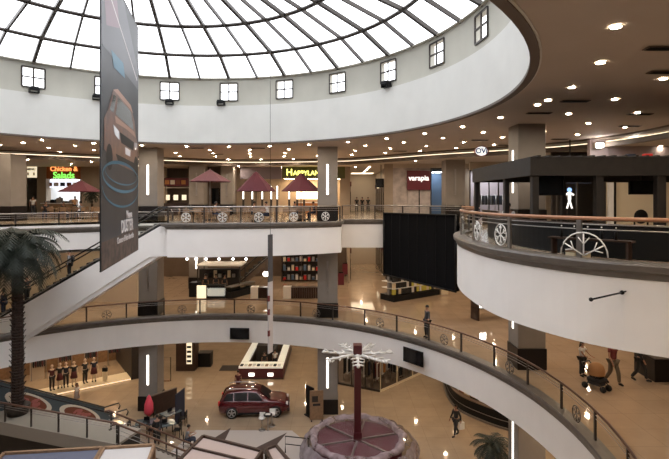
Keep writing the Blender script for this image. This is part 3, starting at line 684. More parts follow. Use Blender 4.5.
flat([q(.3, 0.4147), q(.92, 0.4065), q(.85, 0.3573), q(.36, 0.3655)], .0125, 'black', 'printed_bumper') if False else flat([q(.3, 0.3901), q(.92, 0.3819), q(.85, 0.3532), q(.36, 0.3614)], .0125, 'black', 'printed_bumper')
for cu in (.16, .9): flat([(W_ * (cu + .07 * cos(t)), HB * (.37 + .045 * sin(t))) for t in [2 * pi * k_ / 16 for k_ in range(16)]], .010, 'black', 'printed_wheel')
def ringstrip(rx, ry, cv_, wd, d_, m_, a0=0, a1=2 * pi):
    m = MB(); n_ = 40
    for k_ in range(n_):
        t0, t1 = a0 + (a1 - a0) * k_ / n_, a0 + (a1 - a0) * (k_ + 1) / n_
        m.add([(W_ * (.5 + (rx - w2 * .5) * cos(t)), SGN * (.024 + d_), HB * (cv_ + (ry - w2 * .4) * sin(t))) for t, w2 in ((t0, 0), (t1, 0), (t1, wd), (t0, wd))], [(0, 1, 2, 3)])
    m.build('printed_ring', m_, ban)
ringstrip(.49, .06, .31, .03, .014, 'banner_blue'); ringstrip(.44, .045, .325, .015, .014, 'banner_blue'); ringstrip(.49, .075, .27, .02, .014, 'banner_blue', pi, 2 * pi)
tr = (R(90), 0, 0 if SGN < 0 else pi)
text('Nueva', .42, 'banner_white', ban, (W_ * .68, SGN * .03, HB * .165), tr)
text('DUSTER', .62, 'banner_white', ban, (W_ * .62, SGN * .03, HB * .12), tr, bold=.01)
text('Conoce el lado divertido', .3, 'banner_white', ban, (W_ * .58, SGN * .03, HB * .075), tr)
sm().tube([(0, 0, HB), (W_, 0, HB)], .04, 6).build('top_bar', 'dark_steel', ban); sm().tube([(0, 0, 0), (W_, 0, 0)], .03, 6).build('bottom_bar', 'dark_steel', ban)
for t in (.1, .9):
    rr_ = math.hypot(bl.x + (br_.x - bl.x) * t - CX, bl.y + (br_.y - bl.y) * t - CY); sm().tube([(W_ * t, 0, HB), (W_ * t, 0, zg + 2.72 - rr_ * .1 - 12.5)], .012, 5).build('cable', 'dark_steel', ban)
e = thing('hanging_banner', 'very narrow white banner hanging edge-on before the middle level', 'banner', (PX(270.3, 25), 25, 0), R(70))
MB().box(-.22, .22, -.035, .035, 6.6, 10.3).build('fabric', 'banner_white', e); MB().box(-.22, .22, -.03, .03, 10.3, 12.75).build('dark_top', 'banner_grey', e)
for z in (7.5, 8.6, 9.3): MB().box(-.23, -.1, -.04, .04, z, z + .3).build('printed_patch', 'cloth_red', e)
sm().tube([(0, 0, 12.6), (0, 0, zg + 1.55)], .012, 5).build('cable', 'dark_steel', e)

# big black screen seen from behind
e = thing('hanging_screen', 'huge black screen seen from behind, hung on the upper deck edge', 'screen', (0, 0, 0))
a = Vector((PX(384, 33.4), 33.4)); b = Vector((PX(456, 29.0), 29.0)); d = (b - a).normalized(); nr = Vector((d.y, -d.x))
m = MB(); m.add([(*(p_ + nr * o_), z if z > 10 else (9.35 if p_ is a else 9.0)) for z in (9.05, 13.62) for p_, o_ in ((a, 0), (b, 0), (b, -.35), (a, -.35))], [(3, 2, 1, 0), (4, 5, 6, 7), (0, 1, 5, 4), (1, 2, 6, 5), (2, 3, 7, 6), (3, 0, 4, 7)]); m.build('cabinet', 'matt_black', e)
m = MB()
for k in range(1, 8): p_ = a.lerp(b, k / 8) + nr * .02; m.bar((p_.x, p_.y, 9.3), (p_.x, p_.y, 13.6), .03)
m.build('seams', 'black', e)
sm().bar((*(a + nr * .03), 13.62), (*(b + nr * .03), 13.62), .1).bar((*(a + nr * .03), 9.35), (*(b + nr * .03), 9.0), .1).bar((*(a + nr * .03), 9.3), (*(a + nr * .03), 13.66), .1).bar((*(b + nr * .03), 8.95), (*(b + nr * .03), 13.66), .1).build('frame', 'black', e)
# small monitors on the fascia
for (x0_, x1_, yt, yb, lab, tilt) in ((230, 249.5, 328.5, 338.5, 'flat black monitor on the white fascia below the coffee kiosk', 0), (403, 424, 348, 365, 'tilted black monitor on the white fascia right of the snowflake pole', .1)):
    xc = (x0_ + x1_) / 2; yc = (yt + yb) / 2; tx = (xc - CXP) / F
    A = 1 + tx * tx; B = -2 * (tx * CX + CY); Cc = CX * CX + CY * CY - 15.9 ** 2; Yd = (-B + math.sqrt(B * B - 4 * A * Cc)) / (2 * A)
    Z = EYE - (yc - HY) * Yd / F; an = math.atan2(CY - Yd, CX - tx * Yd) + pi / 2
    e = thing('monitor', lab, 'monitor', (tx * Yd, Yd, Z), an); wd = (x1_ - x0_) / F * Yd / max(.5, abs(cos(an))); hh = (yb - yt - 1) / F * Yd
    wd = min(wd, 1.45); hh = wd * .58
    MB().box(-wd / 2, wd / 2, -.08, 0, -hh / 2, hh / 2).build('frame', 'black', e, .01); MB().box(-wd / 2 + .05, wd / 2 - .05, -.09, -.075, -hh / 2 + .05, hh / 2 - .05).build('screen', 'screen', e); MB().box(-.1, .1, 0, .3, -.1, .1).build('bracket', 'dark_steel', e)
#NEXT

# ---------------- shops and walls behind ----------------
WN = [0]
def wpx(x0, x1, Y, z0, z1, m, d=.3, name=None):
    WN[0] += 1
    return st(name or 'wall_shopfront_%d' % WN[0], MB().box(PX(x0, Y), PX(x1, Y), Y, Y + d, z0, z1), m)
def zp(y, Y): return EYE - (y - HY) * Y / F
def lamp_panel(x0, x1, y0, y1, z, m, label):
    e = thing('ceiling_panel_lamp', label, 'ceiling light', ((x0 + x1) / 2, (y0 + y1) / 2, z)); a = (x1 - x0) / 2; b = (y1 - y0) / 2
    MB().box(-a, a, -b, b, -.02, 0).build('diffuser', m, e); MB().box(-a - .04, a + .04, -b - .04, b + .04, 0, .05).build('frame', 'trim_white', e); return e
def sign(label, x0, x1, yt, yb, Y, board, body, size, m, dy=0, sx=1, name='shop_sign'):
    a, b = PX(x0, Y), PX(x1, Y); zt, zb = zp(yt, Y), zp(yb, Y)
    e = thing(name, label, 'sign', ((a + b) / 2, Y, (zt + zb) / 2)); w_ = (b - a) / 2; h_ = (zt - zb) / 2
    MB().box(-w_, w_, -.02, .12, -h_, h_).build('board', board, e, .01)
    for bd, sz, mm, ox, oz in body: text(bd, sz, mm, e, (ox, -.04, oz), (R(90), 0, 0), sx=sx, bold=.012)
    return e
YB = 46.0
ZT = 17.68
wpx(-60, 25, 44, L2, ZT, 'wall_beige')
wpx(25, 350, YB, zp(165.5, YB), ZT + .1, 'wall_beige', .5, 'wall_food_court_header')
wpx(37, 46, YB - .3, L2, ZT, 'wall_beige', .8); wpx(80, 165, YB - .1, L2, ZT, 'wall_beige', .6)
wpx(188, 236, YB, L2, ZT, 'wall_brown'); wpx(340, 350, YB - .1, L2, ZT, 'wall_beige', .6)
st('wall_shops_rear', MB().box(-30, 1.6, 51, 51.2, L2, ZT), 'wall_brown')
# lit kitchen of the salad shop
wpx(46, 80, YB + 3, L2, ZT, 'white', .2, 'wall_kitchen'); lamp_panel(PX(47, 47), PX(79, 47), YB + .6, YB + 2.6, 16.5, 'panel_cool', 'cool ceiling panel in the chicken and salads kitchen')
sign('green and orange lit sign reading Chicken & Salads over a kitchen counter', 46, 80, 166, 179, YB - .2, 'sign_board_orange', [('Chicken &', .62, 'sign_orange_glow', .1, .33), ('Salads', .85, 'sign_green_glow', .1, -.28)], 0, None)
sign('small pale lit menu board left of the chicken shop', 25, 37.5, 166.5, 177.5, YB - .2, 'menu_glow', [('MENU', .3, 'cloth_khaki', 0, .25), ('II   II', .4, 'cloth_khaki', 0, -.2)], 0, None)
e = thing('service_counter', 'white kitchen counter with equipment beneath the Chicken sign', 'counter', (PX(63, YB), YB - .75, L2))
MB().box(-1.4, 1.4, -.2, .45, 0, 1.05).build('cabinet', 'tan_wood', e); MB().box(-1.55, 1.55, -.3, .55, 1.05, 1.12).build('worktop', 'white', e)
for i in range(5): MB().box(-1.4 + i * .6, -1.0 + i * .6, 0, .4, 1.12, 1.3 + .15 * (i % 3)).build('kitchen_unit', ('steel', 'black')[i % 2], e)
e = thing('menu_board', 'bright white menu board with red pictures above the salad kitchen counter', 'sign', (PX(63, YB + .3), YB + .3, zp(184, YB)))
MB().box(-1.6, 1.6, 0, .08, -.35, .42).build('board', 'shop_glow', e)
for i in range(5): MB().box(-1.5 + i * .62, -1.05 + i * .62, -.02, 0, -.2, .15).build('picture', ('food_brown', 'food_cream', 'cloth_navy')[i % 3], e)
# shop with red sign
wpx(163, 190, YB + 2.5, L2, ZT, 'wall_brown', .2)
sign('dark red signboard with orange picture in the food court, right of the lit column', 165, 188, 173, 180.5, YB, 'sign_board_red', [('GRILL', .4, 'sign_orange_glow', .3, 0)], 0, None) if False else None
e = thing('food_stall', 'reddish food stall with shelves between two columns of the food court', 'stall', (PX(176, YB), YB, L2))
MB().box(-1.2, 1.2, -.2, .4, 0, 1.1).build('counter', 'dark_wood', e); MB().box(-1.25, 1.25, -.1, .2, 2.75, 3.5).build('header_board', 'sign_board_red', e); MB().box(-1.25, 1.25, -.15, .25, 2.55, 2.62).build('header_trim', 'soffit_light', e)
for i in range(4): MB().box(-1.0 + i * .52, -.6 + i * .52, -.18, -.1, 2.9, 3.3).build('menu_picture', ('cloth_orange', 'food_cream', 'food_brown')[i % 3], e)
for i in range(3): MB().box(-1.1 + i * .8, -.7 + i * .8, .2, .3, 1.4, 1.9).build('lit_panel', 'menu_glow', e)
e = thing('wall_television', 'dark television on the brown wall behind the pale umbrella', 'television', (PX(218, YB), YB - .05, zp(196, YB)))
MB().box(-.6, .6, -.08, 0, -.75, .75).build('casing', 'black', e, .02); MB().box(-.55, .55, -.1, -.08, -.7, .7).build('screen', 'screen', e)
# strips shop and HAPPYLAND
wpx(234, 350, YB + 3.2, L2, ZT, 'wall_beige', .2)
sign('blank purple-grey signboard left of the HAPPYLAND sign', 240, 281.5, 167, 179, YB - .1, 'sign_board_purple', [], 0, None)
sign('dark green board with yellow lit letters HAPPYLAND', 282, 345, 166.5, 178.5, YB - .2, 'sign_board_green', [('H', .86, 'sign_yellow_glow', -2.3, .0), ('APPYLAND', .6, 'sign_yellow_glow', -.45, -.07)], 0, None)
for i, x in enumerate((243, 252, 262, 271, 277, 289, 297, 304)):
    e = thing('light_tube', 'tall vertical light tube, number %s from the left behind the umbrellas' % ('one two three four five six seven eight'.split()[i]), 'light', (PX(x, YB), YB + .1, zp(199, YB)), 0, 'vertical light tubes of the food court shopfronts')
    MB().box(-.06, .06, 0, .06, 0, 1.25).build('tube', 'strip_glow', e); MB().box(-.1, .1, .06, .12, L2 - e.location.z, 1.3).build('housing', 'dark_steel', e)
lamp_panel(PX(284, 47), PX(340, 47), YB + .5, YB + 2.8, 16.6, 'panel_warm', 'warm ceiling panel inside the HAPPYLAND shop')
e = thing('arcade_counter', 'lit orange counter front inside the HAPPYLAND shop', 'counter', (PX(312, YB), YB + 1, L2))
MB().box(-1.8, 1.6, 0, .6, 0, 1.1).build('cabinet', 'cloth_orange', e); MB().box(-1.9, 1.7, -.1, .7, 1.1, 1.18).build('worktop', 'white', e); MB().box(-1.5, 1.2, 1.6, 1.9, 1.5, 2.4).build('back_display', 'warm_glow', e)
# corridor, upper
for z0, z1, nm in ((L2, ZT, 'upper'), (L1, 11.2, 'middle')):
    st('wall_corridor_left_' + nm, MB().box(1.25, 1.5, YB, Y1, z0, z1), 'wall_beige'); st('wall_corridor_right_' + nm, MB().box(5.1, 5.35, 42.5, Y1, z0, z1), 'wall_beige')
    st('wall_corridor_end_' + nm, MB().box(1.3, 5.3, 59.5, 59.8, z0, z1), 'soffit_light')
    for i in range(5):
        y = 47.5 + i * 2.6
        for sx, X in ((1, 1.5), (-1, 5.1)):
            e = thing('shop_window', 'dark shop window along the %s corridor, %s wall, %s from the front' % (nm, 'left' if sx > 0 else 'right', ('first', 'second', 'third', 'fourth', 'last')[i]), 'shop window', (X, y, z0), 0)
            MB().box(min(0, sx * .06), max(0, sx * .06), -.9, .9, .1, 2.7).build('frame', 'dark_wood', e); MB().box(min(sx * .06, sx * .09), max(sx * .06, sx * .09), -.8, .8, .25, 2.2).build('pane', 'screen', e); MB().box(min(0, sx * .15), max(0, sx * .15), -.8, .8, 2.75, 3.2).build('sign_board', ('menu_glow', 'cloth_maroon', 'wall_dark')[(i + (sx > 0)) % 3], e)
lamp_panel(2.0, 4.6, 56, 58.6, ZT - .02, 'panel_soft', 'bright panel at the end of the upper corridor ceiling'); lamp_panel(2.0, 4.6, 55, 58.6, 11.18, 'panel_soft', 'bright panel at the end of the middle corridor ceiling')
for i, x in enumerate((2.55, 3.15, 3.75)):
    person('silhouetted shopper %s in the far upper corridor' % ('on the left', 'in the middle', 'on the right')[i], (x, 55 - i * .7, L2), R(180), 1.72, 'cloth_black', 'cloth_charcoal', pose=WALK if i != 1 else None, fingers=False)
e = thing('wall_television', 'black hanging screen beside the far corridor mouth', 'television', (PX(381, 43), 43, zp(183, 43)))
MB().box(-.5, .5, -.08, 0, -.4, .4).build('casing', 'black', e, .01); MB().box(-.46, .46, -.09, -.08, -.36, .36).build('screen', 'screen', e); MB().box(-.03, .03, -.02, .02, .4, ZT - zp(183, 43)).build('pole', 'dark_steel', e)
# right wing of the back
YR = 42.0
wpx(384.5, 393, YR, L2, ZT, 'wall_beige', .4)
wpx(393, 407.5, YR, L2, zp(168, YR), 'marble_panel', .3); wpx(393, 472, YR - .02, zp(168, YR), ZT, 'soffit_light', .4)
wpx(430.5, 443, YR + 2, L2, ZT, 'plate_blue', .2)
wpx(443, 470, YR, L2, ZT, 'wall_beige', .3)
sign('dark red shop sign with white letters above two pale doors', 407, 430.5, 170.5, 190, YR - .25, 'sign_board_red', [('varapia', .62, 'sign_white_glow', 0, .18)], 0, None)
e = thing('glossy_doors', 'pair of pale marble doors beneath the dark red sign', 'door', (PX(419, YR), YR, L2))
for s_ in (-1, 1):
    MB().box(min(.04 * s_, .98 * s_), max(.04 * s_, .98 * s_), -.08, .05, 0, 2.3).build('door_leaf', 'marble_panel', e)
MB().box(-.04, .04, -.12, .05, 0, 2.4).build('mullion', 'black', e)
st('wall_shop_infill', MB().box(PX(407.5, YR), PX(430.5, YR), YR + .1, YR + .3, L2, zp(168, YR)), 'marble_panel')
def shopglass(label, x0, x1, Y, z0, z1, n=2):
    a, b = PX(x0, Y), PX(x1, Y); e = thing('shop_window', label, 'shop window', ((a + b) / 2, Y, z0)); w_ = (b - a) / 2; h_ = z1 - z0
    MB().add([(-w_, 0, .1), (w_, 0, .1), (w_, 0, h_), (-w_, 0, h_)], [(0, 1, 2, 3)]).build('pane', 'shop_glass', e); m = MB()
    for i in range(n + 1): x = -w_ + 2 * w_ * i / n; m.box(x - .04, x + .04, -.05, .05, 0, h_)
    m.box(-w_, w_, -.05, .05, 0, .12).box(-w_, w_, -.05, .05, h_ - .08, h_); m.build('frame', 'dark_steel', e); return e
shopglass('pale blue lit shop window right of the dark red sign', 431, 443, YR, L2, zp(168, YR), 1)
lamp_panel(PX(432, 43), PX(442, 43), YR + .3, YR + 1.8, 17.0, 'panel_cool', 'cool ceiling panel in the pale blue shop')
wpx(470, 556, 44, L2, ZT, 'wall_mauve', .2); wpx(508, 620, 40, L2, ZT, 'wall_beige', .3)
shopglass('wide shop window with clothes rails left of the pergola', 470, 508, 40, L2, 17.0, 4); wpx(470, 508, 39.9, 17.0, ZT, 'soffit_light', .3)
lamp_panel(PX(474, 42), PX(506, 42), 40.6, 43.4, 17.2, 'panel_cool', 'cool ceiling panel in the clothes shop left of the pergola')
for i, x in enumerate((478, 485, 492, 500)):
    e = thing('clothes_rail', 'dark clothes on a rail, %s in the shop window left of the pergola' % ('leftmost', 'second', 'third', 'rightmost')[i], 'clothes rack', (PX(x, 41.5), 41.6 + .3 * (i % 2), L2), 0, 'clothes rails in the upper shop')
    sm().tube([(-.35, 0, 0), (-.35, 0, 1.9), (.35, 0, 1.9), (.35, 0, 0)], .025, 6).build('rail', 'steel', e)
    for j in range(4): MB().prism([(-.02, -.22), (.03, -.22), (.03, .22), (-.02, .22)], 1.0, 1.8, Matrix.Translation((-.25 + j * .16, 0, 0))).build('garment', ('cloth_black', 'cloth_navy', 'cloth_charcoal', 'cloth_grey')[(i + j) % 4], e, .01)
# oval sign on the ceiling
e = thing('oval_sign', 'oval white and red double-faced sign reading OVi hanging from the ceiling', 'sign', AT(481.5, 151.2, 30))
m = MB(); m.lathe([(.42, -.07), (.42, .07)], 0, 0, 24, True, 1.05, .78); m.v = [(x, -z, y) for x, y, z in m.v]; m.build('rim', 'cloth_red', e)
m = MB(); m.lathe([(.36, -.01), (.36, .01)], -.03, 0, 24, True, 1.05, .78); m.v = [(x, -z - .08, y) for x, y, z in m.v]; m.build('face', 'sign_face', e)
text('OVi', .44, 'cloth_blue', e, (-.03, -.1, 0), (R(90), 0, 0), bold=.012); sm().tube([(0, 0, .3), (0, 0, 18.15 - e.location.z)], .015, 5).build('hanger', 'steel', e)
# wall behind the pergola
YP = 28.0
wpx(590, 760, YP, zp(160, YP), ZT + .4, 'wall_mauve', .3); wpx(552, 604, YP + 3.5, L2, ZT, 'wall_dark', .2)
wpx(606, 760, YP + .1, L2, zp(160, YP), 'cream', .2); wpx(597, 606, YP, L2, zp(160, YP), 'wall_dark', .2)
shopglass('shop window with a blue neon figure seen through the pergola', 557, 597, YP, L2, zp(165, YP), 2)
e = thing('neon_figure', 'small blue and white glowing figure in the shop window behind the pergola', 'neon sign', (PX(569.5, YP + .5), YP + .5, zp(200, YP)))
MB().box(-.03, .03, .1, .16, L2 - e.location.z, .4).build('stand', 'black', e); MB().box(-.3, .3, -.1, .3, L2 - e.location.z, L2 - e.location.z + .05).build('foot', 'black', e)
sm().ball((0, 0, .6), .13).build('head', 'blue_glow', e); sm().tube([(-.25, 0, .3), (0, 0, .45), (.25, 0, .3)], .06, 6).tube([(0, 0, .45), (0, 0, 0)], .09, 6).tube([(0, 0, 0), (-.15, 0, -.5)], .05, 6).tube([(0, 0, 0), (.15, 0, -.5)], .05, 6).build('body', 'sign_white_glow', e)
e = thing('shop_television', 'purple-blue lit screen strip high in the shop behind the pergola', 'television', (PX(571, YP + .6), YP + .6, zp(180, YP)))
MB().box(-1.0, 1.2, 0, .1, -.2, .25).build('casing', 'cloth_navy', e); MB().box(-.03, .03, .1, .16, -.1, 17.68 + .47 - e.location.z).build('hanger', 'black', e)
for i in range(4): MB().box(-.9 + i * .5, -.6 + i * .5, -.03, 0, -.1, .12).build('picture', ('blue_glow', 'shop_glow')[i % 2], e)
for i, (x0_, x1_) in enumerate(((608, 613), (655, 658))):
    e = thing('door_frame', 'pale vertical door frame behind the pergola, %s one' % ('left', 'right')[i], 'door frame', (PX((x0_ + x1_) / 2, YP), YP, L2))
    MB().box(-(x1_ - x0_) / 2 * YP / F, (x1_ - x0_) / 2 * YP / F, -.08, .08, 0, zp(178, YP) - L2).build('upright', 'white', e)
e = thing('dark_door_opening', 'tall dark door slot beside the beige panels behind the pergola', 'door', (PX(614.5, YP), YP, L2)); MB().box(-.08, .08, -.04, .1, 0, zp(179, YP) - L2).build('leaf', 'black', e)

# ---------------- pergola on the balcony ----------------
pg = thing('pergola', 'dark brown slatted-roof pergola on the right balcony', 'pergola', (0, 0, L2))
PY0, PX0, PXR, PYB = 14.7, 6.0, 15.2, 20.9
zt = AT(533, 157, PY0).z - L2; zb = AT(533, 175.5, PY0).z - L2
m = MB(); m.box(PX0, PXR, PY0, PY0 + .12, zb, zt).box(PX0, PX0 + .12, PY0 + .12, PYB - .12, zb, zt).box(PX0, PXR, PYB - .12, PYB, zb, zt).box(PXR - .12, PXR, PY0 + .12, PYB - .12, zb, zt); m.build('fascia_board', 'pergola_wood', pg)
m = MB(); 
for i in range(28): x = PX0 + .2 + i * .33; m.box(x, x + .08, PY0 - .1, PYB + .05, zt, zt + .05)
m.build('roof_slats', 'pergola_wood', pg); MB().box(PX0 + .1, PXR, PY0 + .1, PYB, zt - .1, zt - .02).build('roof_board', 'wall_dark', pg)
for x, y, wd in ((PX(536.5, PY0), PY0 + .15, .2), (PX(601, PY0), PY0 + .15, .24), (PX(663, PY0), PY0 + .15, .28), (PX0 + .12, 17.1, .16), (PX0 + .12, 20.7, .16), (PX(563, 17), 17, .14), (11.5, 20.8, .2), (14.9, 20.8, .2), (13.5, PY0 + .15, .2)):
    MB().box(x - wd / 2, x + wd / 2, y - .1, y + .1, 0, zb + .05).build('post', 'pergola_wood', pg, .01)
def tv(label, c, rz, w_, h_, hang):
    e = thing('hanging_television', label, 'television', c, rz); MB().box(-w_ / 2, w_ / 2, 0, .07, -h_ / 2, h_ / 2).build('casing', 'black', e, .01); MB().box(-w_ / 2 + .03, w_ / 2 - .03, -.01, 0, -h_ / 2 + .03, h_ / 2 - .03).build('screen', 'screen', e); sm().tube([(0, .04, h_ / 2), (0, .04, hang)], .02, 6).build('pole', 'dark_steel', e)
tv('television angled sideways under the left end of the pergola', AT(547, 186, 15.6), R(-52), 1.1, .62, .6)
tv('black television facing the railing under the right part of the pergola', AT(641.5, 187.5, 15.6), R(4), .82, .46, .4)
e = thing('high_back_chair', 'dark rounded chair back under the right television', 'chair', AT(641, 219, 16) - Vector((0, 0, .9)))
m = sm(); m.ball((0, 0, .98), .24, .05, .24); m.build('backrest', 'black', e); MB().box(-.26, .26, -.45, .02, .42, .5).build('seat', 'black', e, .02); m = MB()
for sx, sy in ((-.22, -.4), (.22, -.4), (-.22, 0), (.22, 0)): MB().box(sx - .02, sx + .02, sy - .02, sy + .02, 0, .9 if sy == 0 else .45).build('leg', 'black', e)
for i, (x, m_, lab) in enumerate(((629, 'cloth_navy', 'small blue box'), (646, 'red_toy', 'small red toy'))):
    p = AT(x, 154.5, 16.5); e = thing('rooftop_object', lab + ' lying on the pergola roof', 'box', (p.x, p.y, L2 + zt + .06))
    MB().box(-.22, .22, -.15, .15, 0, .1).build('base', m_, e, .02); MB().box(-.08, .18, -.1, .1, .1, .2).build('top', m_, e, .02)
# low dark sofas / partitions behind the rail
e = thing('bar_partition', 'long low dark curved partition just behind the balcony railing', 'partition', (0, 0, L2))
MB().sweep(prow[19:68], [(-1.2, L2 - L2), (-1.2, .82), (-1.3, .82), (-1.3, 0)]).build('panel', 'black', e); MB().sweep(prow[19:68], [(-1.16, .82), (-1.16, .86), (-1.34, .86), (-1.34, .82)]).build('cap', 'dark_wood', e)
TB_ = Matrix.Translation((6.45, 12.15, L2)) @ Matrix.Rotation(R(-50), 4, 'Z')
for i in range(5):
    e = thing('glass_bottle', 'dark bottle on the low shelf behind the balcony railing, %s from the left' % 'first second third fourth fifth'.split()[i], 'bottle', TB_ @ Vector((-.7 + i * .33, 0, .5)), 0, 'bottles behind the balcony railing')
    sm().lathe([(.035, 0), (.037, .17), (.015, .22), (.013, .3)], 0, 0, 8).build('bottle_body', 'black', e); sm().lathe([(.017, .28), (.017, .31)], 0, 0, 8).build('cap', 'white', e)
e = thing('low_shelf', 'low dark shelf holding bottles behind the balcony railing', 'shelf', TB_ @ Vector((0, 0, 0)), R(-50)); MB().box(-1, 1, -.15, .15, .46, .5).build('board', 'dark_wood', e)
for sx in (-.9, .9): MB().box(sx - .03, sx + .03, -.12, .12, 0, .46).build('leg', 'dark_wood', e)
for i in range(2):
    e = thing('lit_box', 'small cream box behind the balcony railing, %s of two' % ('left', 'right')[i], 'box', (6.55 + i * .3, 13.4, L2)); MB().box(-.12, .12, -.1, .1, 0, .2).build('carton', 'cream', e, .01); MB().box(-.125, .125, -.105, .105, .15, .2).build('lid', 'tan_wood', e, .01)
    e.location = TB_ @ Vector((-.3 + i * .3, -.3, 0)); e.rotation_euler = (0, 0, R(-50))
p = AT(511, 213, 17.5); person('seated customer in white shirt beside the pergola post', (p.x + .25, 18.4, L2), R(150), 1.75, 'cloth_white', 'cloth_black', pose=SIT)
def chair(label, loc, rz, m='tan_wood', name='dining_chair'):
    e = thing(name, label, 'chair', loc, rz, None); MB().box(-.21, .21, -.2, .22, .43, .47).build('seat', m, e, .01); MB().box(-.21, .21, -.23, -.19, .6, .9).build('backrest', m, e, .01)
    for sx in (-.19, .19):
        for sy in (-.2, .2): MB().box(sx - .018, sx + .018, sy - .018, sy + .018, 0, .9 if sy < 0 else .43).build('leg', m, e)
    return e
ch = chair('dark chair of the customer in white by the pergola', (p.x + .25, 18.4, L2), R(150), 'black')

# ---------------- food court furniture ----------------
def table(label, loc, m='tan_wood'):
    e = thing('dining_table', label, 'table', loc); MB().box(-.4, .4, -.4, .4, .72, .76).build('tabletop', m, e, .01); sm().lathe([(.22, 0), (.22, .03), (.035, .05), (.035, .72)], 0, 0, 12).build('pedestal', 'dark_steel', e); return e
CH = chair('tan food court chair', (0, 0, -50), 0); TB = table('square tan food court table', (0, 0, -50))
spots = [(-9.0, 30.6, 'left end of the bay'), (-7.2, 31.6, 'pale umbrella'), (-5.0, 31.2, 'middle umbrella'), (-3.0, 32.0, 'middle umbrella, right side'), (-2.2, 34.6, 'HAPPYLAND umbrella'), (-8.4, 34.2, 'pale umbrella, rear'), (-5.2, 34.8, 'middle umbrella, rear'), (-10.4, 36.6, 'food stall'), (-6.8, 38.4, 'light tubes'), (-2.6, 38.0, 'HAPPYLAND sign'),
         (-19.6, 35.8, 'left umbrella'), (-21.6, 37.0, 'menu board'), (-17.4, 36.2, 'plant by the chicken shop'), (-19.2, 39.0, 'chicken shop counter'), (-22.6, 40, 'far left column'), (-15.4, 38.6, 'banner')]
first = True
for i, (x, y, w_) in enumerate(spots):
    lab = 'square tan food court table by the %s' % w_
    if first: TB.location = (x, y, L2); TB['label'] = lab
    else: dup(TB, (x, y, L2), 0, lab)
    TB['group'] = 'food court tables'
    for j, a in enumerate((0.15, pi / 2, pi, -pi / 2)):
        a += random.uniform(-.25, .25); d = .68; px_, py_ = x + d * cos(a), y + d * sin(a); lab = 'tan chair at the food court table by the %s' % w_
        if first: CH.location = (px_, py_, L2); CH.rotation_euler = (0, 0, a + pi / 2); CH['label'] = lab; CH['group'] = 'chairs of the food court'; first = False
        else: dup(CH, (px_, py_, L2), a + pi / 2, lab, 'chairs of the food court')
def umbrella(label, px, yt, yb, wpx_, Y, m):
    zt_ = zp(yt, Y); zb_ = zp(yb, Y); r = wpx_ * Y / F / 2; e = thing('parasol', label, 'umbrella', (PX(px, Y), Y, L2)); zt_ -= L2; zb_ -= L2
    c = MB(); n_ = 8; P0 = [(r * cos(2 * pi * i / n_), r * sin(2 * pi * i / n_)) for i in range(n_)]; P1 = [(r * .14 * cos(2 * pi * i / n_), r * .14 * sin(2 * pi * i / n_)) for i in range(n_)]
    zm = zt_ - (zt_ - zb_) * .12; c.add([(x, y, zb_) for x, y in P0] + [(x, y, zm) for x, y in P1] + [(x * 1, y * 1, zb_ - .03) for x, y in P0] + [(x, y, zm - .04) for x, y in P1], [(i, (i + 1) % 8, 8 + (i + 1) % 8, 8 + i) for i in range(8)] + [(16 + i, 24 + i, 24 + (i + 1) % 8, 16 + (i + 1) % 8) for i in range(8)] + [(i, 16 + i, 16 + (i + 1) % 8, (i + 1) % 8) for i in range(8)])
    c.build('canopy', m, e); MB().lathe([(r * .2, zm - .03), (.03, zt_)], 0, 0, 8).build('top_vent', m, e); sm().tube([(0, 0, 0), (0, 0, zt_ + .08)], .03, 8).build('pole', 'steel' if m == 'umbrella_mauve' else 'dark_steel', e); sm().lathe([(.35, 0), (.33, .08), (.05, .12)], 0, 0, 14).build('base', 'black', e)
    for i in range(8): MB().bar((0, 0, zm - .06), (P0[i][0] * .97, P0[i][1] * .97, zb_ - .02), .02).build('rib', 'dark_steel', e)
umbrella('pale mauve parasol, flatter and leftmost of the three in the bay', 210, 169.5, 181.5, 42, 33.6, 'umbrella_mauve')
umbrella('maroon parasol in the middle of the bay', 256, 171.5, 191, 40, 32.4, 'umbrella_maroon')
umbrella('maroon parasol right in front of the HAPPYLAND sign', 301, 173, 191, 39, 33.2, 'umbrella_maroon')
umbrella('maroon parasol in front of the chicken and salads kitchen', 81, 180.5, 191.5, 42, 36.5, 'umbrella_maroon')
umbrella('maroon parasol cut off by the left edge of the picture', 1, 179, 198, 44, 34.5, 'umbrella_maroon')
seats = [((-4.35, 31.15), 95, 'cloth_white', 'seated woman in white shirt leaning over the table under the middle parasol'), ((-2.95, 34.6), -60, 'cloth_black', 'seated diner in black left of the HAPPYLAND parasol pole'), ((-1.45, 34.7), 80, 'cloth_navy', 'seated diner in navy near the middle column'), ((-7.9, 31.6), -80, 'cloth_tan', 'seated diner in tan at the pale parasol'), ((-20.3, 35.8), -90, 'cloth_black', 'seated diner in black below the left parasol'),
         ((-18.9, 35.9), 90, 'cloth_grey', 'seated diner in grey before the kitchen'), ((-5.9, 34.8), -90, 'cloth_maroon', 'seated diner in maroon behind the middle parasol'), ((-22.3, 37.1), 200, 'cloth_charcoal', 'seated diner in charcoal beside the broad left column')]
for (x, y), a, c_, lab in seats: person(lab, (x, y, L2), R(a), 1.72, c_, 'cloth_navy', pose=SIT, fingers=False)
person('standing customer in white shirt left of the chicken shop pilaster', (PX(33, 41), 41, L2), R(20), 1.78, 'cloth_white', 'cloth_charcoal', fingers=False)
person('standing customer in tan at the chicken shop counter', (PX(75, 43), 43, L2), R(10), 1.75, 'cloth_tan', 'cloth_black', fingers=False)
person('cook in white seen through the chicken shop opening', (PX(60, 47.6), 47.6, L2), R(180), 1.72, 'cloth_white', 'cloth_white', fingers=False)

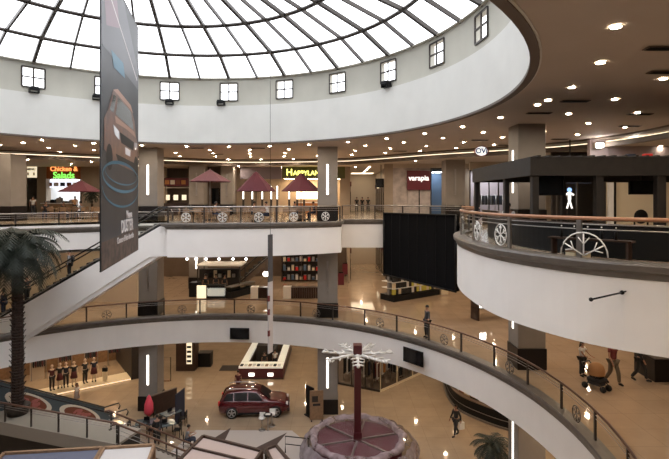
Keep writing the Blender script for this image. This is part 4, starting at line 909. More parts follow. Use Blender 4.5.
# ---------------- palms ----------------
def palm(label, loc, th, tr, fr, nf, pot=True, name='palm_tree'):
    e = thing(name, label, 'palm', loc); m = MB()
    n_ = int(th / .16)
    for i in range(n_):
        z = .3 + (th - .3) * i / n_; a0 = i * .7; rr = tr * (1 - .12 * i / n_); m.lathe([(rr * .86, z), (rr * 1.08, z + .14), (rr * .8, z + .17)], 0, 0, 9, False, a0=a0)
        if i % 2 == 0:
            for k in range(5): a = a0 + k * 1.257; m.bar((rr * .9 * cos(a), rr * .9 * sin(a), z), (rr * 1.3 * cos(a), rr * 1.3 * sin(a), z + .15), .07, .03)
    m.build('trunk', 'palm_trunk', e); f = MB()
    for k in range(nf):
        az = k * 2.399; el = R(75 - 105 * (k / nf)); L_ = fr * random.uniform(.85, 1.1); pts = []; p = Vector((0, 0, th)); dirh = Vector((cos(az), sin(az), 0)); an = el
        for s_ in range(9): pts.append(p.copy()); p = p + (dirh * cos(an) + Vector((0, 0, sin(an)))) * L_ / 8; an -= R(11 + 5 * (1 - k / nf))
        f.tube(pts, [.022 * (1 - i / 10) for i in range(9)], 4); side = dirh.cross(Vector((0, 0, 1)))
        for i in range(1, 9):
            for h_ in (0, .5):
                if i == 8 and h_: continue
                q = pts[i].lerp(pts[min(8, i + 1)], h_); t = (i + h_) / 8; ll = fr * .30 * (sin(pi * min(1, t * .85 + .1)) + .15); fw = (pts[min(8, i + 1)] - pts[i - 1]).normalized()
                for s_ in (-1, 1):
                    tip = q + side * s_ * ll * .75 + fw * ll * .6 - Vector((0, 0, ll * .35)); w_ = fw * fr * .026
                    f.add([q - w_, q + w_, tip], [(0, 1, 2)])
    f.build('fronds', 'palm_green', e)
    if pot: sm().lathe([(tr * 1.6, 0), (tr * 2.0, .45), (tr * 1.8, .5), (.05, .42)], 0, 0, 16).build('planter', 'pot', e)
    return e
zc_ = AT(16, 247, 25.9).z
palm('tall palm tree with rough trunk at the left edge', (-17.1, 25.9, 3.02), zc_ - 3.0, .31, 2.7, 60)
palm('small leafy palm beside the curved kiosk on the ground floor', (*FP(492, 480, 0).xy, 0), 1.75, .1, 1.35, 34, name='potted_palm')
palm('small dark plant by the chicken shop pilaster', (PX(92, 43), 43, L2), 1.9, .07, 1.0, 26, name='potted_palm')

# ---------------- middle level ----------------
YM = 50
st('wall_middle_rear', MB().box(X0, 1.3, YM, YM + .3, L1, 11.2), 'wall_brown'); st('wall_middle_right', MB().box(5.3, X1, 48, 48.3, L1, 11.2), 'wall_beige')
st('wall_middle_left', MB().box(X0, PX(137, 37.5), 37.5, 37.8, L1, 11.2), 'soffit_light')
st('wall_ground_rear', MB().box(X0, X1, 54, 54.3, 0, 4.7), 'wall_beige')
# small shop with coloured goods right of the thin banner
sh = thing('display_shelf', 'dark shop shelves with white and red goods behind the benches on the middle level', 'shelf', (PX(301, 47), 47, L1))
MB().box(-1.9, 2.0, .3, .4, 0, 4.2).build('back_panel', 'wall_dark', sh); m = MB()
for z in (.1, 1.0, 1.9, 2.8): m.box(-1.9, 2.0, -.2, .3, z, z + .06)
for x in (-1.9, 0, 1.95): m.box(x, x + .06, -.2, .3, 0, 3.6)
m.build('shelves', 'dark_wood', sh)
g0 = None
for z in (.16, 1.06, 1.96):
    for i in range(9):
        p_ = (sh.location.x - 1.6 + i * .4, 46.95, L1 + z); mm = ('cloth_white', 'red_toy', 'plate_blue', 'cream', 'cloth_grey')[(i * 3 + int(z * 7)) % 5]
        e = thing('boxed_goods', 'small boxed goods on the dark shelves of the middle level', 'box', p_, 0, 'boxed goods on the dark shelves'); h_ = random.uniform(.3, .6); MB().box(-.12, .12, -.1, .1, 0, h_).build('carton', mm, e); MB().box(-.125, .125, -.105, .105, h_ - .06, h_).build('lid', 'cloth_grey', e)
# coffee kiosk
ck = thing('coffee_kiosk', 'dark coffee kiosk with white canopy and glass cases on the middle level', 'kiosk', (PX(199, 38.8), 38.8, L1))
MB().box(.65, 2.05, 0, .7, .15, 1.0).build('display_case', 'case_glass', ck, .01); MB().box(.7, 2.0, .1, .6, .18, .75).build('case_contents', 'tray_glow', ck); MB().box(.6, 2.1, -.03, .75, 0, .15).build('plinth', 'black', ck)
MB().box(.6, 2.1, -.05, .75, 1.0, 1.06).build('worktop', 'black', ck)
m = MB(); T = Matrix.Translation((2.1, .1, 0)) @ Matrix.Rotation(R(62), 4, 'Z'); m.box(0, 3.2, -.6, 0, 0, .55, T); m.build('side_counter', 'black', ck); MB().box(0, 3.2, -.62, .02, .9, .96, T).build('side_worktop', 'steel', ck); MB().box(.05, 3.15, -.58, -.02, .55, .9, T).build('side_case', 'case_glass', ck)
MB().box(-.9, 2.6, 3.3, 3.9, 0, 1.9).build('back_unit', 'wall_dark', ck)
MB().box(-.6, 3.2, 1.2, 3.6, 2.45, 2.55).build('canopy', 'white', ck)
for x, y in ((-.5, 1.4), (3.0, 1.4), (-.5, 3.4), (3.1, 3.4)): MB().box(x - .04, x + .04, y - .04, y + .04, 0, 2.45).build('post', 'dark_steel', ck)
MB().box(-.15, .55, -.1, .1, .05, 1.05).build('lightbox', 'menu_glow', ck); MB().box(-1.0, -.25, .6, 1.6, 0, 1.15).build('dark_cabinet', 'black', ck)
for i in range(7): MB().box(-.4 + i * .4, -.15 + i * .4, 3.1, 3.3, 1.2, 1.5 + .15 * (i % 3)).build('machine', ('steel', 'black', 'cream')[i % 3], ck)
for i in range(3):
    person('barista in black inside the coffee kiosk, %s' % ('left', 'centre', 'right')[i], (ck.location.x + .1 + i * .8, 40.4 + .3 * (i % 2), L1), R(180 + 20 * i), 1.7, 'cloth_black', 'cloth_black', fingers=False)
m = sm(); e = thing('pendant_lamp', 'glowing round pendant lamp above the seating right of the coffee kiosk', 'lamp', AT(266, 274, 42)); m.ball((0, 0, 0), .28, .28, .22); m.build('shade', 'bright_glow', e); sm().tube([(0, 0, .2), (0, 0, 11.2 - e.location.z)], .015, 5).build('cord', 'black', e)
for i, x in enumerate((187, 196, 206, 219, 233, 246)):
    pl = dup(e, AT(x, 259, 43), 0, 'small glowing pendant lamp on the middle level, %s from the left' % 'first second third fourth fifth sixth'.split()[i], 'pendant lamps of the middle level', .45)
    for c_ in kids(pl):
        if c_.name.startswith('cord'): c_.scale = (1, 1, (11.2 - pl.location.z) / .45 / (11.2 - e.location.z)); 
for i, (x0_, xm, x1_) in enumerate(((250.5, 258, 272), (283, 291, 318))):
    Y = 38.7; e = thing('bench_counter', ('shorter' if i == 0 else 'longer') + ' dark slatted counter with white end block on the middle level', 'counter', (PX(x0_, Y), Y, L1)); w1 = (xm - x0_) * Y / F; w2 = (x1_ - x0_) * Y / F
    MB().box(0, w1, 0, .7, 0, .95).build('end_block', 'white', e, .02); m = MB()
    for k in range(12): x = w1 + (w2 - w1) * k / 12; m.box(x, x + (w2 - w1) / 12 - .03, .05, .6, .05, .85)
    m.build('slatted_front', 'dark_wood', e); MB().box(w1, w2, 0, .7, .85, .9).build('top', 'dark_wood', e)
# colourful island display
isl = thing('display_island', 'island display of yellow, white and black goods under the big black screen', 'display', (4.62, 37.4, L1), math.atan2(2.9, 4.1))
MB().box(0, 5.2, 0, 1.6, 0, .45).build('plinth', 'black', isl); MB().box(.1, 5.1, .7, .9, .45, 2.4).build('back_panel', 'cloth_grey', isl); m = MB()
for z in (.95, 1.45, 1.95): m.box(.05, 5.15, .15, 1.5, z, z + .04)
m.build('shelves', 'white', isl)
gs = {}; ca = Matrix.Rotation(isl.rotation_euler.z, 3, 'Z')
for r_ in range(4):
    for i in range(17):
        mm = ('paper_yellow', 'cloth_white', 'paper_black', 'cream', 'paper_yellow', 'paper_black', 'paper_black')[(i * 5 + r_ * 3 + (i * i) % 4) % 7]; loc = isl.location + ca @ Vector((.3 + i * .285, .33, .5 + r_ * .5))
        if mm not in gs:
            e = thing('gift_box', 'small %s gift box on the island display' % {'paper_yellow': 'yellow', 'cloth_white': 'white', 'paper_black': 'black', 'cream': 'cream'}[mm], 'box', loc, isl.rotation_euler.z, {'paper_yellow': 'yellow', 'cloth_white': 'white', 'paper_black': 'black', 'cream': 'cream'}[mm] + ' gift boxes on the island display')
            MB().box(-.125, .125, -.1, .1, 0, .36).build('carton', mm, e); MB().box(-.13, .13, -.105, .105, .30, .40).build('lid', mm, e); gs[mm] = e
        else: dup(gs[mm], loc, isl.rotation_euler.z + random.uniform(-.3, .3))
e = thing('pedestal_block', 'cream pedestal block to the right of the island display', 'pedestal', FP(444, 294, L1)); MB().box(-.3, .3, -.3, .3, 0, .75).build('block', 'cream', e, .02); MB().box(-.32, .32, -.32, .32, .75, .8).build('top', 'white', e)
e = thing('display_counter', 'dark counter with glowing white lamp under the balcony, left of the column', 'counter', FP(478, 321, L1), R(20))
MB().box(0, 2.6, 0, .8, .75, .82).build('top', 'black', e); MB().box(0, .12, 0, .8, 0, 1.25).build('end_panel', 'dark_wood', e); MB().box(2.4, 2.5, 0, .8, 0, .75).build('end_panel', 'dark_wood', e)
MB().box(.3, .8, .2, .6, .82, 1.35).build('lamp_box', 'bright_glow', e); MB().box(1.2, 1.8, .1, .6, .82, 1.1).build('tray', 'steel', e)
for x, y, lab in ((345, 275, 'lower'), (341, 285, 'nearest')):
    p_ = AT(x, y - 6, 45 if lab == 'lower' else 40); e = thing('wall_sign', 'dark red projecting sign at the corridor corner, %s one' % lab, 'sign', p_); MB().box(-.25, .25, -.06, .06, -.5, .5).build('board', 'sign_board_red', e, .02); MB().box(-.2, .2, -.07, .07, .5, .6).build('bracket', 'black', e)

# ---------------- ground floor ----------------
# red car
def car(loc, rz):
    e = thing('car', 'dark red sport utility car parked on the ground floor of the atrium', 'car', loc, rz)
    # stations: x, bottom z, belt z, roof z, half width low, belt, roof
    S_ = [(-2.32, .55, .95, .97, .70, .72, .70), (-2.25, .38, 1.02, 1.10, .84, .84, .74), (-2.05, .32, 1.12, 1.50, .90, .90, .70), (-1.6, .30, 1.14, 1.72, .92, .92, .68), (-.9, .28, 1.12, 1.78, .92, .92, .68), (-.1, .28, 1.10, 1.79, .92, .92, .67), (.35, .28, 1.08, 1.70, .92, .92, .66),
          (.85, .28, 1.07, 1.33, .92, .92, .72), (1.15, .28, 1.06, 1.12, .92, .91, .80), (1.7, .30, 1.02, 1.07, .91, .90, .78), (2.1, .34, .92, .97, .86, .86, .74), (2.3, .45, .75, .78, .76, .76, .68), (2.36, .5, .7, .72, .7, .7, .62)]
    m = sm(); vs = []
    for x, zb_, zm_, zt_, a, b, c in S_:
        half = [(0, zb_), (a * .9, zb_), (a, zb_ + .12), (b * 1.01, (zb_ + zm_) / 2), (b, zm_ - .03), (b * .97, zm_), (c + (b - c) * .1, zt_ - .05 * (zt_ - zm_ > .2)), (c * .8, zt_), (0, zt_ + .02)]
        ring = [(x, -y, z) for y, z in half] + [(x, y, z) for y, z in half[-2:0:-1]]; vs.append(ring)
    n_ = len(vs[0]); fs = [tuple(range(n_))] + [(i * n_ + j, (i + 1) * n_ + j, (i + 1) * n_ + (j + 1) % n_, i * n_ + (j + 1) % n_) for i in range(len(vs) - 1) for j in range(n_)] + [tuple((len(vs) - 1) * n_ + j for j in range(n_ - 1, -1, -1))]
    m.add([v for r_ in vs for v in r_], fs); m.build('body', 'car_red', e)
    def win(nm, pts, mt='car_glass'):
        MB().add(pts, [tuple(range(len(pts)))]).build(nm, mt, e)
    for s_ in (-1, 1):
        def side(pts): return [(x, s_ * (.925 - (z - 1.14) / .6 * .22 + .012), z) for x, z in pts]
        win('side_window', side([(-2.0, 1.2), (-1.35, 1.18), (-1.35, 1.63), (-1.75, 1.6)])); win('side_window', side([(-1.27, 1.18), (-.42, 1.17), (-.42, 1.66), (-1.27, 1.64)])); win('side_window', side([(-.34, 1.17), (.72, 1.15), (.2, 1.6), (-.34, 1.66)]))
        sm().tube([(-1.8, s_ * .62, 1.80), (-1.5, s_ * .62, 1.86), (.0, s_ * .62, 1.87), (.25, s_ * .62, 1.79)], .03, 6).build('roof_rail', 'alloy', e)
        sm().ball((.62, s_ * 1.02, 1.17), .09, .12, .08).build('wing_mirror', 'car_red', e)
        MB().box(-1.0, 1.1, s_ * .90 - .04, s_ * .90 + .04, .26, .38).build('sill', 'black', e, .01)
        for x in (-1.42, 1.48):
            wm_ = sm(); wm_.tube([(x, s_ * .72, .38), (x, s_ * .95, .38)], .38, 20); wm_.build('tyre', 'tyre', e)
            sm().lathe([(.001, 0), (.24, .0), (.26, .03)], 0, 0, 20, False).build('x', 'alloy', e) if False else None
            am = MB(); am.lathe([(.26, 0), (.26, .02)], 0, 0, 18); 
            am.v = [(x + a_, s_ * (.945 + c_), .38 + b_) for a_, b_, c_ in am.v]; am.build('wheel_disc', 'tyre', e)
            sp = MB()
            for k in range(5): a = k * 2 * pi / 5 + .3; sp.bar((x, s_ * .972, .38), (x + .25 * cos(a), s_ * .972, .38 + .25 * sin(a)), .08, .03, up=Vector((0, 1, 0)))
            sp.build('wheel_spokes', 'alloy', e); sm().tube([(x + .255 * cos(t_), s_ * .97, .38 + .255 * sin(t_)) for t_ in [k * pi / 10 for k in range(20)]], .02, 5, True).build('wheel_rim', 'alloy', e)
            MB().lathe([(.44, 0), (.44, .02)], 0, 0, 22).v
            ar = MB(); arc_ = [(x + .45 * cos(t_), s_ * .93, .38 + .45 * sin(t_)) for t_ in [k * pi / 12 for k in range(13)]]; ar.tube(arc_, .045, 5); ar.build('wheel_arch', 'car_red', e)
        hl = MB(); hl.box(2.12, 2.3, min(s_ * .45, s_ * .8), max(s_ * .45, s_ * .8), .76, .9); hl.build('headlight', 'headlight', e, .03)
        MB().box(-2.33, -2.2, min(s_ * .66, s_ * .84), max(s_ * .66, s_ * .84), .85, 1.12).build('tail_light', 'red_toy', e, .02)
    def ws(y, t, x0_=.42, z0_=1.66, x1_=1.12, z1_=1.12): return (x0_ + (x1_ - x0_) * t + .012, y, z0_ + (z1_ - z0_) * t + .02)
    win('windscreen', [ws(-.60, .04), ws(.60, .04), ws(.76, .95), ws(-.76, .95)]); win('rear_window', [(-2.2, -.62, 1.25), (-2.2, .62, 1.25), (-2.06, .56, 1.56), (-2.06, -.56, 1.56)])
    MB().box(2.28, 2.38, -.42, .42, .58, .78).build('grille', 'black', e, .02); MB().box(2.2, 2.40, -.72, .72, .30, .48).build('bumper', 'dark_steel', e, .03); MB().box(2.385, 2.40, -.26, .26, .44, .55).build('number_plate', 'white', e); MB().box(1.0, 1.5, -.1, .1, 1.1, 1.13).build('bonnet_scoop', 'black', e) if False else None
    return e
cr = car((*(FP(253, 418.5, 0).xy + Vector((-.05, .95))), 0), R(4)); cr.scale = (1.0, 1.0, 1.0)
def stool(lab, loc, m_):
    e = thing('bar_stool', lab, 'stool', loc); sm().lathe([(.2, .72), (.22, .78), (.2, .82), (.001, .82)], 0, 0, 16).build('seat', m_, e); MB().box(-.18, .18, .14, .2, .8, 1.05).build('backrest', m_, e, .02); sm().tube([(0, 0, .03), (0, 0, .72)], .03, 8).build('stem', 'steel', e); sm().lathe([(.22, 0), (.22, .03), (.03, .05)], 0, 0, 16).build('foot_plate', 'steel', e); return e
stool('white bar stool, left of the pair in front of the red car', FP(262, 430, 0), 'white'); stool('white bar stool, right of the pair in front of the red car', FP(272, 426, 0), 'white')
e = thing('high_table', 'small dark high table between the two bar stools', 'table', FP(268, 431, 0)); sm().lathe([(.28, 1.0), (.28, 1.04), (.001, 1.04)], 0, 0, 16).build('tabletop', 'black', e); sm().tube([(0, 0, 0), (0, 0, 1.0)], .03, 8).build('stem', 'steel', e); MB().box(-.15, .15, -.1, .1, 1.05, 1.07).build('leaflet', 'cloth_white', e)
# jewellery kiosk
jk = thing('jewellery_kiosk', 'long jewellery kiosk with white glowing trays and dark red front behind the car', 'kiosk', (PX(238, 38.9), 38.9, 0))
W2 = (283 - 238) * 38.9 / F; D2_ = 7.5
for nm, x0_, x1_, y0_, y1_ in (('front', 0, W2, 0, 1.3), ('left', 0, .65, 1.3, D2_), ('right', W2 - .65, W2, 1.3, D2_), ('rear', .65, W2 - .65, D2_ - .7, D2_)):
    MB().box(x0_, x1_, y0_, y1_, .1, .85).build('counter_base', 'cloth_maroon' if nm == 'front' else 'wall_brown', jk); MB().box(x0_ + .04, x1_ - .04, y0_ + .04, y1_ - .04, .85, 1.0).build('tray', 'tray_glow', jk); MB().add([(x0_, y0_, 1.08), (x1_, y0_, 1.08), (x1_, y1_, 1.08), (x0_, y1_, 1.08)], [(0, 1, 2, 3)]).build('glass_top', 'rail_glass', jk)
MB().box(-.05, W2 + .05, -.05, D2_ + .05, 0, .1).build('plinth', 'dark_wood', jk)
for x in (W2 * .3, W2 * .72): MB().box(x - .22, x + .22, -.03, 0, .25, .5).build('lamp_panel', 'strip_glow', jk)
MB().box(W2 * .3, W2 * .7, 2.6, 5.6, .1, 1.9).build('centre_cabinet', 'wall_dark', jk)
for i in range(10): MB().box(.12 + i * .34, .36 + i * .34, .12, .62, 1.0, 1.03).build('jewellery_pad', ('cloth_black', 'cloth_white', 'tan_wood', 'cloth_white')[i % 4], jk) if .36 + i * .34 < W2 else None
person('shop assistant in black with white collar inside the jewellery kiosk', (jk.location.x + 1.9, 40.6, 0), R(180), 1.7, 'cloth_black', 'cloth_black', fingers=False)
person('shop assistant in white blouse inside the jewellery kiosk', (jk.location.x + 2.7, 41.3, 0), R(200), 1.65, 'cloth_white', 'cloth_black', fingers=False)
person('customer in maroon standing between the car and the jewellery kiosk', (*(FP(239, 392, 0) - Vector((0, .3, 0))).xy, 0), R(20), 1.75, 'cloth_maroon', 'cloth_maroon', fingers=False)
# mat, tall cabinets
e = thing('floor_mat', 'dark rectangular mat on the floor left of the jewellery kiosk', 'mat', FP(230, 368, 0)); MB().box(-.75, .75, -.6, .6, 0, .02).build('pile', 'mat_dark', e); MB().box(-.8, .8, -.65, .65, 0, .012).build('border', 'black', e)
e = thing('tall_cabinet', 'tall dark display cabinet left of the mat, goods glowing inside', 'cabinet', FP(176, 371, 0)); MB().box(0, 1.6, 0, 1.2, 0, 2.9).build('body', 'dark_wood', e); MB().box(.9, 1.35, -.03, 0, .6, 2.4).build('lit_niche', 'menu_glow', e)
for i in range(4): MB().box(.95, 1.3, -.08, -.02, .75 + i * .4, .95 + i * .4).build('item', 'cloth_black', e)
e = thing('low_cabinet', 'low black cabinet next to the tall dark one', 'cabinet', FP(198, 367, 0)); MB().box(0, 1.1, 0, .8, 0, 1.15).build('body', 'black', e, .01); MB().box(-.03, 1.13, -.03, .83, 1.15, 1.2).build('top', 'wall_dark', e)
e = thing('clothes_stand', 'thin metal clothes stand near the left ground floor column', 'stand', FP(167, 381, 0)); sm().tube([(-.3, 0, 0), (-.3, 0, 1.9), (.3, 0, 1.9), (.3, 0, 0)], .03, 6).build('frame', 'black', e); MB().box(-.25, .25, -.15, .15, 0, .12).build('base', 'tan_wood', e)
# information boards
e = thing('notice_board', 'tan free-standing notice board beside the middle column', 'board', FP(316.5, 420, 0), R(8)); MB().box(-.45, .45, -.04, .04, .05, 1.95).build('panel', 'tan_wood', e); MB().box(-.3, .1, -.05, -.04, 1.2, 1.6).build('poster', 'wall_dark', e); MB().box(-.25, .25, -.05, -.04, .95, 1.1).build('poster', 'cloth_black', e)
for x in (-.35, .35): MB().box(x - .04, x + .04, -.25, .25, 0, .06).build('foot', 'dark_wood', e)
e = thing('notice_board', 'dark narrow board standing just behind the tan one', 'board', FP(310, 416, 0), R(-50)); MB().box(-.4, .4, -.04, .04, .05, 2.0).build('panel', 'black', e); MB().box(-.4, .4, -.2, .2, 0, .06).build('foot', 'black', e)
# fashion store at left
A_ = FP(24, 402, 0); B_ = FP(138, 378.5, 0); dd = (B_ - A_); Ls = dd.length; rz = math.atan2(dd.y, dd.x)
fs_ = thing('shop_platform', 'low lit display platform of the fashion shop with mannequins', 'platform', (A_.x, A_.y, 0), rz); MB().box(0, Ls - .55, 0, 1.6, 0, .16).build('deck', 'cream', fs_); MB().box(0, Ls - .55, -.02, 0, .05, .11).build('edge_light', 'edge_glow', fs_)
Tm = Matrix.Translation((A_.x, A_.y, 0)) @ Matrix.Rotation(rz, 4, 'Z')
st('wall_fashion_rear', MB().box(-4, Ls + 2, 6.0, 6.2, 0, 4.7, Tm), 'tan_wood'); st('wall_fashion_side', MB().box(-4.2, -4, -3, 6, 0, 4.7, Tm), 'wall_beige')
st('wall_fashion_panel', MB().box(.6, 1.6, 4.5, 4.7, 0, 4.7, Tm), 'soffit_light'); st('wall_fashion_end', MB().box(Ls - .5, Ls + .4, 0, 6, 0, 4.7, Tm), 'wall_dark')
e = thing('ceiling_panel_lamp', 'added warm ceiling panel brightening the fashion shop', 'ceiling light', Tm @ Vector((5, 3.4, 4.66)), rz); MB().box(-3, 3, -.4, .4, 0, .02).build('diffuser', 'panel_warm', e); MB().box(-3.05, 3.05, -.45, .45, .02, .04).build('frame', 'trim_white', e)  # panel added to make the shop interior warmer and brighter
for i in range(5): 
    p_ = Tm @ Vector((1 + i * 2.1, 2.2, 4.66)); e = thing('track_spotlight', 'warm track spotlight over the mannequins, %s from the left' % 'first second third fourth fifth'.split()[i], 'spotlight', p_, 0, 'track spotlights of the fashion shop'); sm().tube([(0, 0, 0), (0, 0, -.15)], .02, 6).build('stem', 'black', e); sm().ball((0, 0, -.25), .13).build('bulb', 'bright_glow', e)
mq = [(52, 393, 'cloth_maroon', 'mannequin in dark red jacket over a white top, leftmost in the fashion shop'), (60, 391, 'cloth_black', 'mannequin in a black dress, second from the left'), (66, 390, 'cloth_navy', 'mannequin in navy, third from the left'), (74, 389, 'cloth_black', 'mannequin in black coat, fourth from the left'), (85, 386, 'cloth_charcoal', 'mannequin in charcoal, fifth from the left'), (94, 384.5, 'cloth_navy', 'mannequin in dark blue coat, rightmost in the fashion shop')]
for i, (x, y, c_, lab) in enumerate(mq):
    p_ = FP(x, y - 3, .16); person(lab, p_, rz + R(180 + random.uniform(-25, 25)), 1.9, c_, 'cloth_black' if i % 2 == 0 else 'cloth_maroon', hair='skin_pale', skin='skin_pale', name='mannequin', cat='mannequin', skirt=(i % 2 == 1), group=None, fingers=False)
for i in range(5):
    p_ = Tm @ Vector((1.2 + i * 1.9, 4.3 + .4 * (i % 2), 0)); e = thing('clothes_rack', 'rack of dark clothes deeper in the fashion shop, %s from the left' % 'first second third fourth fifth'.split()[i], 'clothes rack', p_, rz); sm().tube([(-.5, 0, 0), (-.5, 0, 2.3), (.5, 0, 2.3), (.5, 0, 0)], .03, 6).build('rail', 'steel', e)
    for j in range(6): MB().box(-.42 + j * .15, -.32 + j * .15, -.25, .25, 1.1, 2.2).build('garment', ('cloth_black', 'cloth_maroon', 'cloth_charcoal')[(i + j) % 3], e, .02)
e = thing('handbag', 'small dark handbag on a stand in the fashion shop', 'bag', FP(105, 381, .16)); MB().box(-.2, .2, -.08, .08, .75, 1.05).build('bag_body', 'black', e, .03); sm().tube([(-.12, 0, 1.03), (-.08, 0, 1.2), (.08, 0, 1.2), (.12, 0, 1.03)], .015, 6).build('handle', 'black', e); MB().box(-.15, .15, -.1, .1, 0, .75).build('stand', 'cream', e)
person('child in white standing before the fashion shop platform', FP(77, 404, 0), R(160), 1.5, 'cloth_white', 'cloth_pattern', 'hair_brown', longhair=True, skirt=True)
# clothes shop at right
P_ = [FP(338, 384, 0), FP(380, 392, 0), FP(427, 371, 0)]
for i in range(2):
    a, b = P_[i], P_[i + 1]; dd = b - a; L_ = dd.length; rz = math.atan2(dd.y, dd.x); e = thing('shop_window', 'glass front of the clothes shop below the monitor, %s face' % ('left', 'right')[i], 'shop window', a, rz)
    MB().add([(0, 0, .12), (L_, 0, .12), (L_, 0, 4.5), (0, 0, 4.5)], [(0, 1, 2, 3)]).build('pane', 'shop_glass', e); m = MB().box(0, L_, -.05, .05, 0, .14)
    for k in range(4): m.box(L_ * k / 3 - .03, L_ * k / 3 + .03, -.04, .04, 0, 4.6)
    m.build('frame', 'cream' if i else 'dark_steel', e)
    T = Matrix.Translation(a) @ Matrix.Rotation(rz, 4, 'Z'); nn = 4 if i == 0 else 8
    for k in range(nn):
        for r_ in range(3):
            if i == 1 and k < 3: continue
            p_ = T @ Vector((.5 + k * (L_ - 1.0) / (nn - 1), .7 + r_ * 1.1, 0)); c_ = ('cloth_black', 'cloth_charcoal', 'cloth_maroon', 'cloth_grey', 'cloth_orange', 'cloth_black', 'cloth_navy')[(k * 3 + r_ * 2 + i) % 7]
            if (k + r_) % 3 == 1 and r_ == 0:
                person('mannequin in %s in the %s window of the clothes shop, number %s from the left' % (c_.split('_')[1], ('left', 'right')[i], 'one two three four five six seven eight nine'.split()[k]), p_, rz + R(180), 1.85, c_, 'cloth_black', hair='skin_pale', skin='skin_pale', name='mannequin', cat='mannequin', fingers=False)
            else:
                e = thing('clothes_rack', 'rack of %s clothes in the %s part of the clothes shop below the monitor' % (c_.split('_')[1], ('left', 'right')[i]), 'clothes rack', p_, rz, 'clothes racks of the shop below the monitor'); sm().tube([(-.3, 0, 0), (-.3, 0, 2.0), (.3, 0, 2.0), (.3, 0, 0)], .025, 6).build('rail', 'steel', e)
                for j in range(4): MB().box(-.27 + j * .14, -.17 + j * .14, -.22, .22, .7 + .2 * (j % 2), 1.92).build('garment', c_ if j % 2 else ('cloth_black', 'cloth_khaki', 'cloth_white')[(k + j) % 3], e, .02)
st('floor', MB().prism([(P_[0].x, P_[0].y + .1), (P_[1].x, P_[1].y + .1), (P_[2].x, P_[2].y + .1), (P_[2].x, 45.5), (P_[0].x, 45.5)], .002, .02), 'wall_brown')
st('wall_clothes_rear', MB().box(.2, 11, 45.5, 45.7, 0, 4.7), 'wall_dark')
# curved dark kiosk
kp = smooth([(8.75, 38.5), (8.5, 36.5), (8.4, 34.8), (8.6, 33.3), (9.4, 31.9), (11.0, 30.3), (13.5, 29.3), (16, 29.1)], 5)
kk = thing('curved_kiosk', 'curved dark kiosk with pictures on its rim at the right of the ground floor', 'kiosk', (0, 0, 0))
MB().sweep(kp, [(0, .12), (0, 1.05), (.7, 1.05), (.7, .12)]).build('counter', 'black', kk); MB().sweep(kp, [(-.06, 1.05), (-.06, 1.12), (.76, 1.12), (.76, 1.05)]).build('worktop', 'wall_brown', kk); MB().sweep(kp, [(-.12, 0), (-.12, .12), (.8, .12), (.8, 0)]).build('plinth', 'lip', kk)
MB().sweep(kp, [(-.025, .5), (-.025, .54), (0, .54), (0, .5)]).build('inlay', 'steel', kk)
for i in range(3, 34, 2):
    a = Vector(kp[i]); b = Vector(kp[i + 1]); d = (b - a).normalized(); n_ = Vector((-d.y, d.x)); c = a + n_ * .35; e = thing('counter_display', 'tan and dark display box on the curved kiosk counter', 'display', (c.x, c.y, 1.13), math.atan2(d.y, d.x), 'display boxes on the curved kiosk'); MB().box(-.3, .3, -.12, .12, 0, .5).build('carton', ('cloth_tan', 'cloth_black', 'cream', 'food_brown')[i // 2 % 4], e, .02); MB().box(-.22, .22, -.14, -.12, .1, .4).build('picture', ('cream', 'cloth_orange')[i // 2 % 2], e)
person('shopper in black walking with a white bag on the ground floor', FP(456, 436, 0), R(120), 1.95, 'cloth_black', 'cloth_black', pose=WALK, sleeves='long', longhair=True)
p_ = FP(456, 436, 0); e = thing('shopping_bag', 'white shopping bag carried by the shopper in black', 'bag', (p_.x + .32, p_.y - .05, .45), R(20)); MB().box(-.18, .18, -.08, .08, 0, .42).build('bag_body', 'cloth_white', e, .01); sm().tube([(-.1, 0, .42), (-.06, 0, .55), (.06, 0, .55), (.1, 0, .42)], .01, 5).build('handle', 'cloth_white', e)
# floor inlay
def inlay(pts, m_, z=.004, name='floor'):
    q_ = [FP(x, y, z) for x, y in pts]; st(name, MB().prism([(v.x, v.y) for v in q_], 0.001, z), m_)
inlay([(196, 430), (292, 430.5), (340, 470), (150, 470)], 'floor_grey', .003)
inlay([(231, 427.5), (211, 440), (223, 444)], 'floor_star', .006); inlay([(287, 432.5), (252, 449.5), (268, 455)], 'floor_star', .006)
# snowflake pole on the wrapped drum
Xf, Yf = PX(357.5, 27), 27.0
dr = thing('wrapped_fountain', 'round fountain platform wrapped in crumpled white and mauve tulle', 'fountain', (Xf, Yf, 0))
MB().lathe([(2.5, 0), (2.45, 1.0), (.01, 1.05)], 0, 0, 32).build('drum', 'umbrella_maroon', dr)
for k in range(3): T = Matrix.Rotation(k * pi / 3 + .3, 4, 'Z'); MB().box(-2.4, 2.4, -.05, .05, 1.03, 1.12, T).build('brace', 'lip', dr)
rn = random.Random(3); NN = 96
def veil(nm, pr, m_, bulge):
    m = sm(); vs = []
    for i, (r_, z, amp) in enumerate(pr):
        for j in range(NN):
            a = 2 * pi * j / NN; k_ = rn.uniform(-1, 1) * .05 * amp + amp * (.11 * sin(a * 9 + .5 * i) + .07 * sin(a * 23 + i)); zz = z + rn.uniform(-.04, .04) * amp + .06 * amp * sin(a * 13 + i)
            k_ += bulge * .45 * max(0, cos(a + .15)) + bulge * .25 * max(0, -cos(a - .3)); vs.append(((r_ + k_) * cos(a), (r_ + k_) * sin(a), max(.01, zz)))
    m.add(vs, [(i * NN + j, i * NN + (j + 1) % NN, (i + 1) * NN + (j + 1) % NN, (i + 1) * NN + j) for i in range(len(pr) - 1) for j in range(NN)]); m.build(nm, m_, dr)
veil('tulle_skirt', [(3.0, .01, .6), (2.95, .35, 1), (2.85, .7, 1), (2.75, 1.0, .9), (2.6, 1.22, .6)], 'tulle', 1)
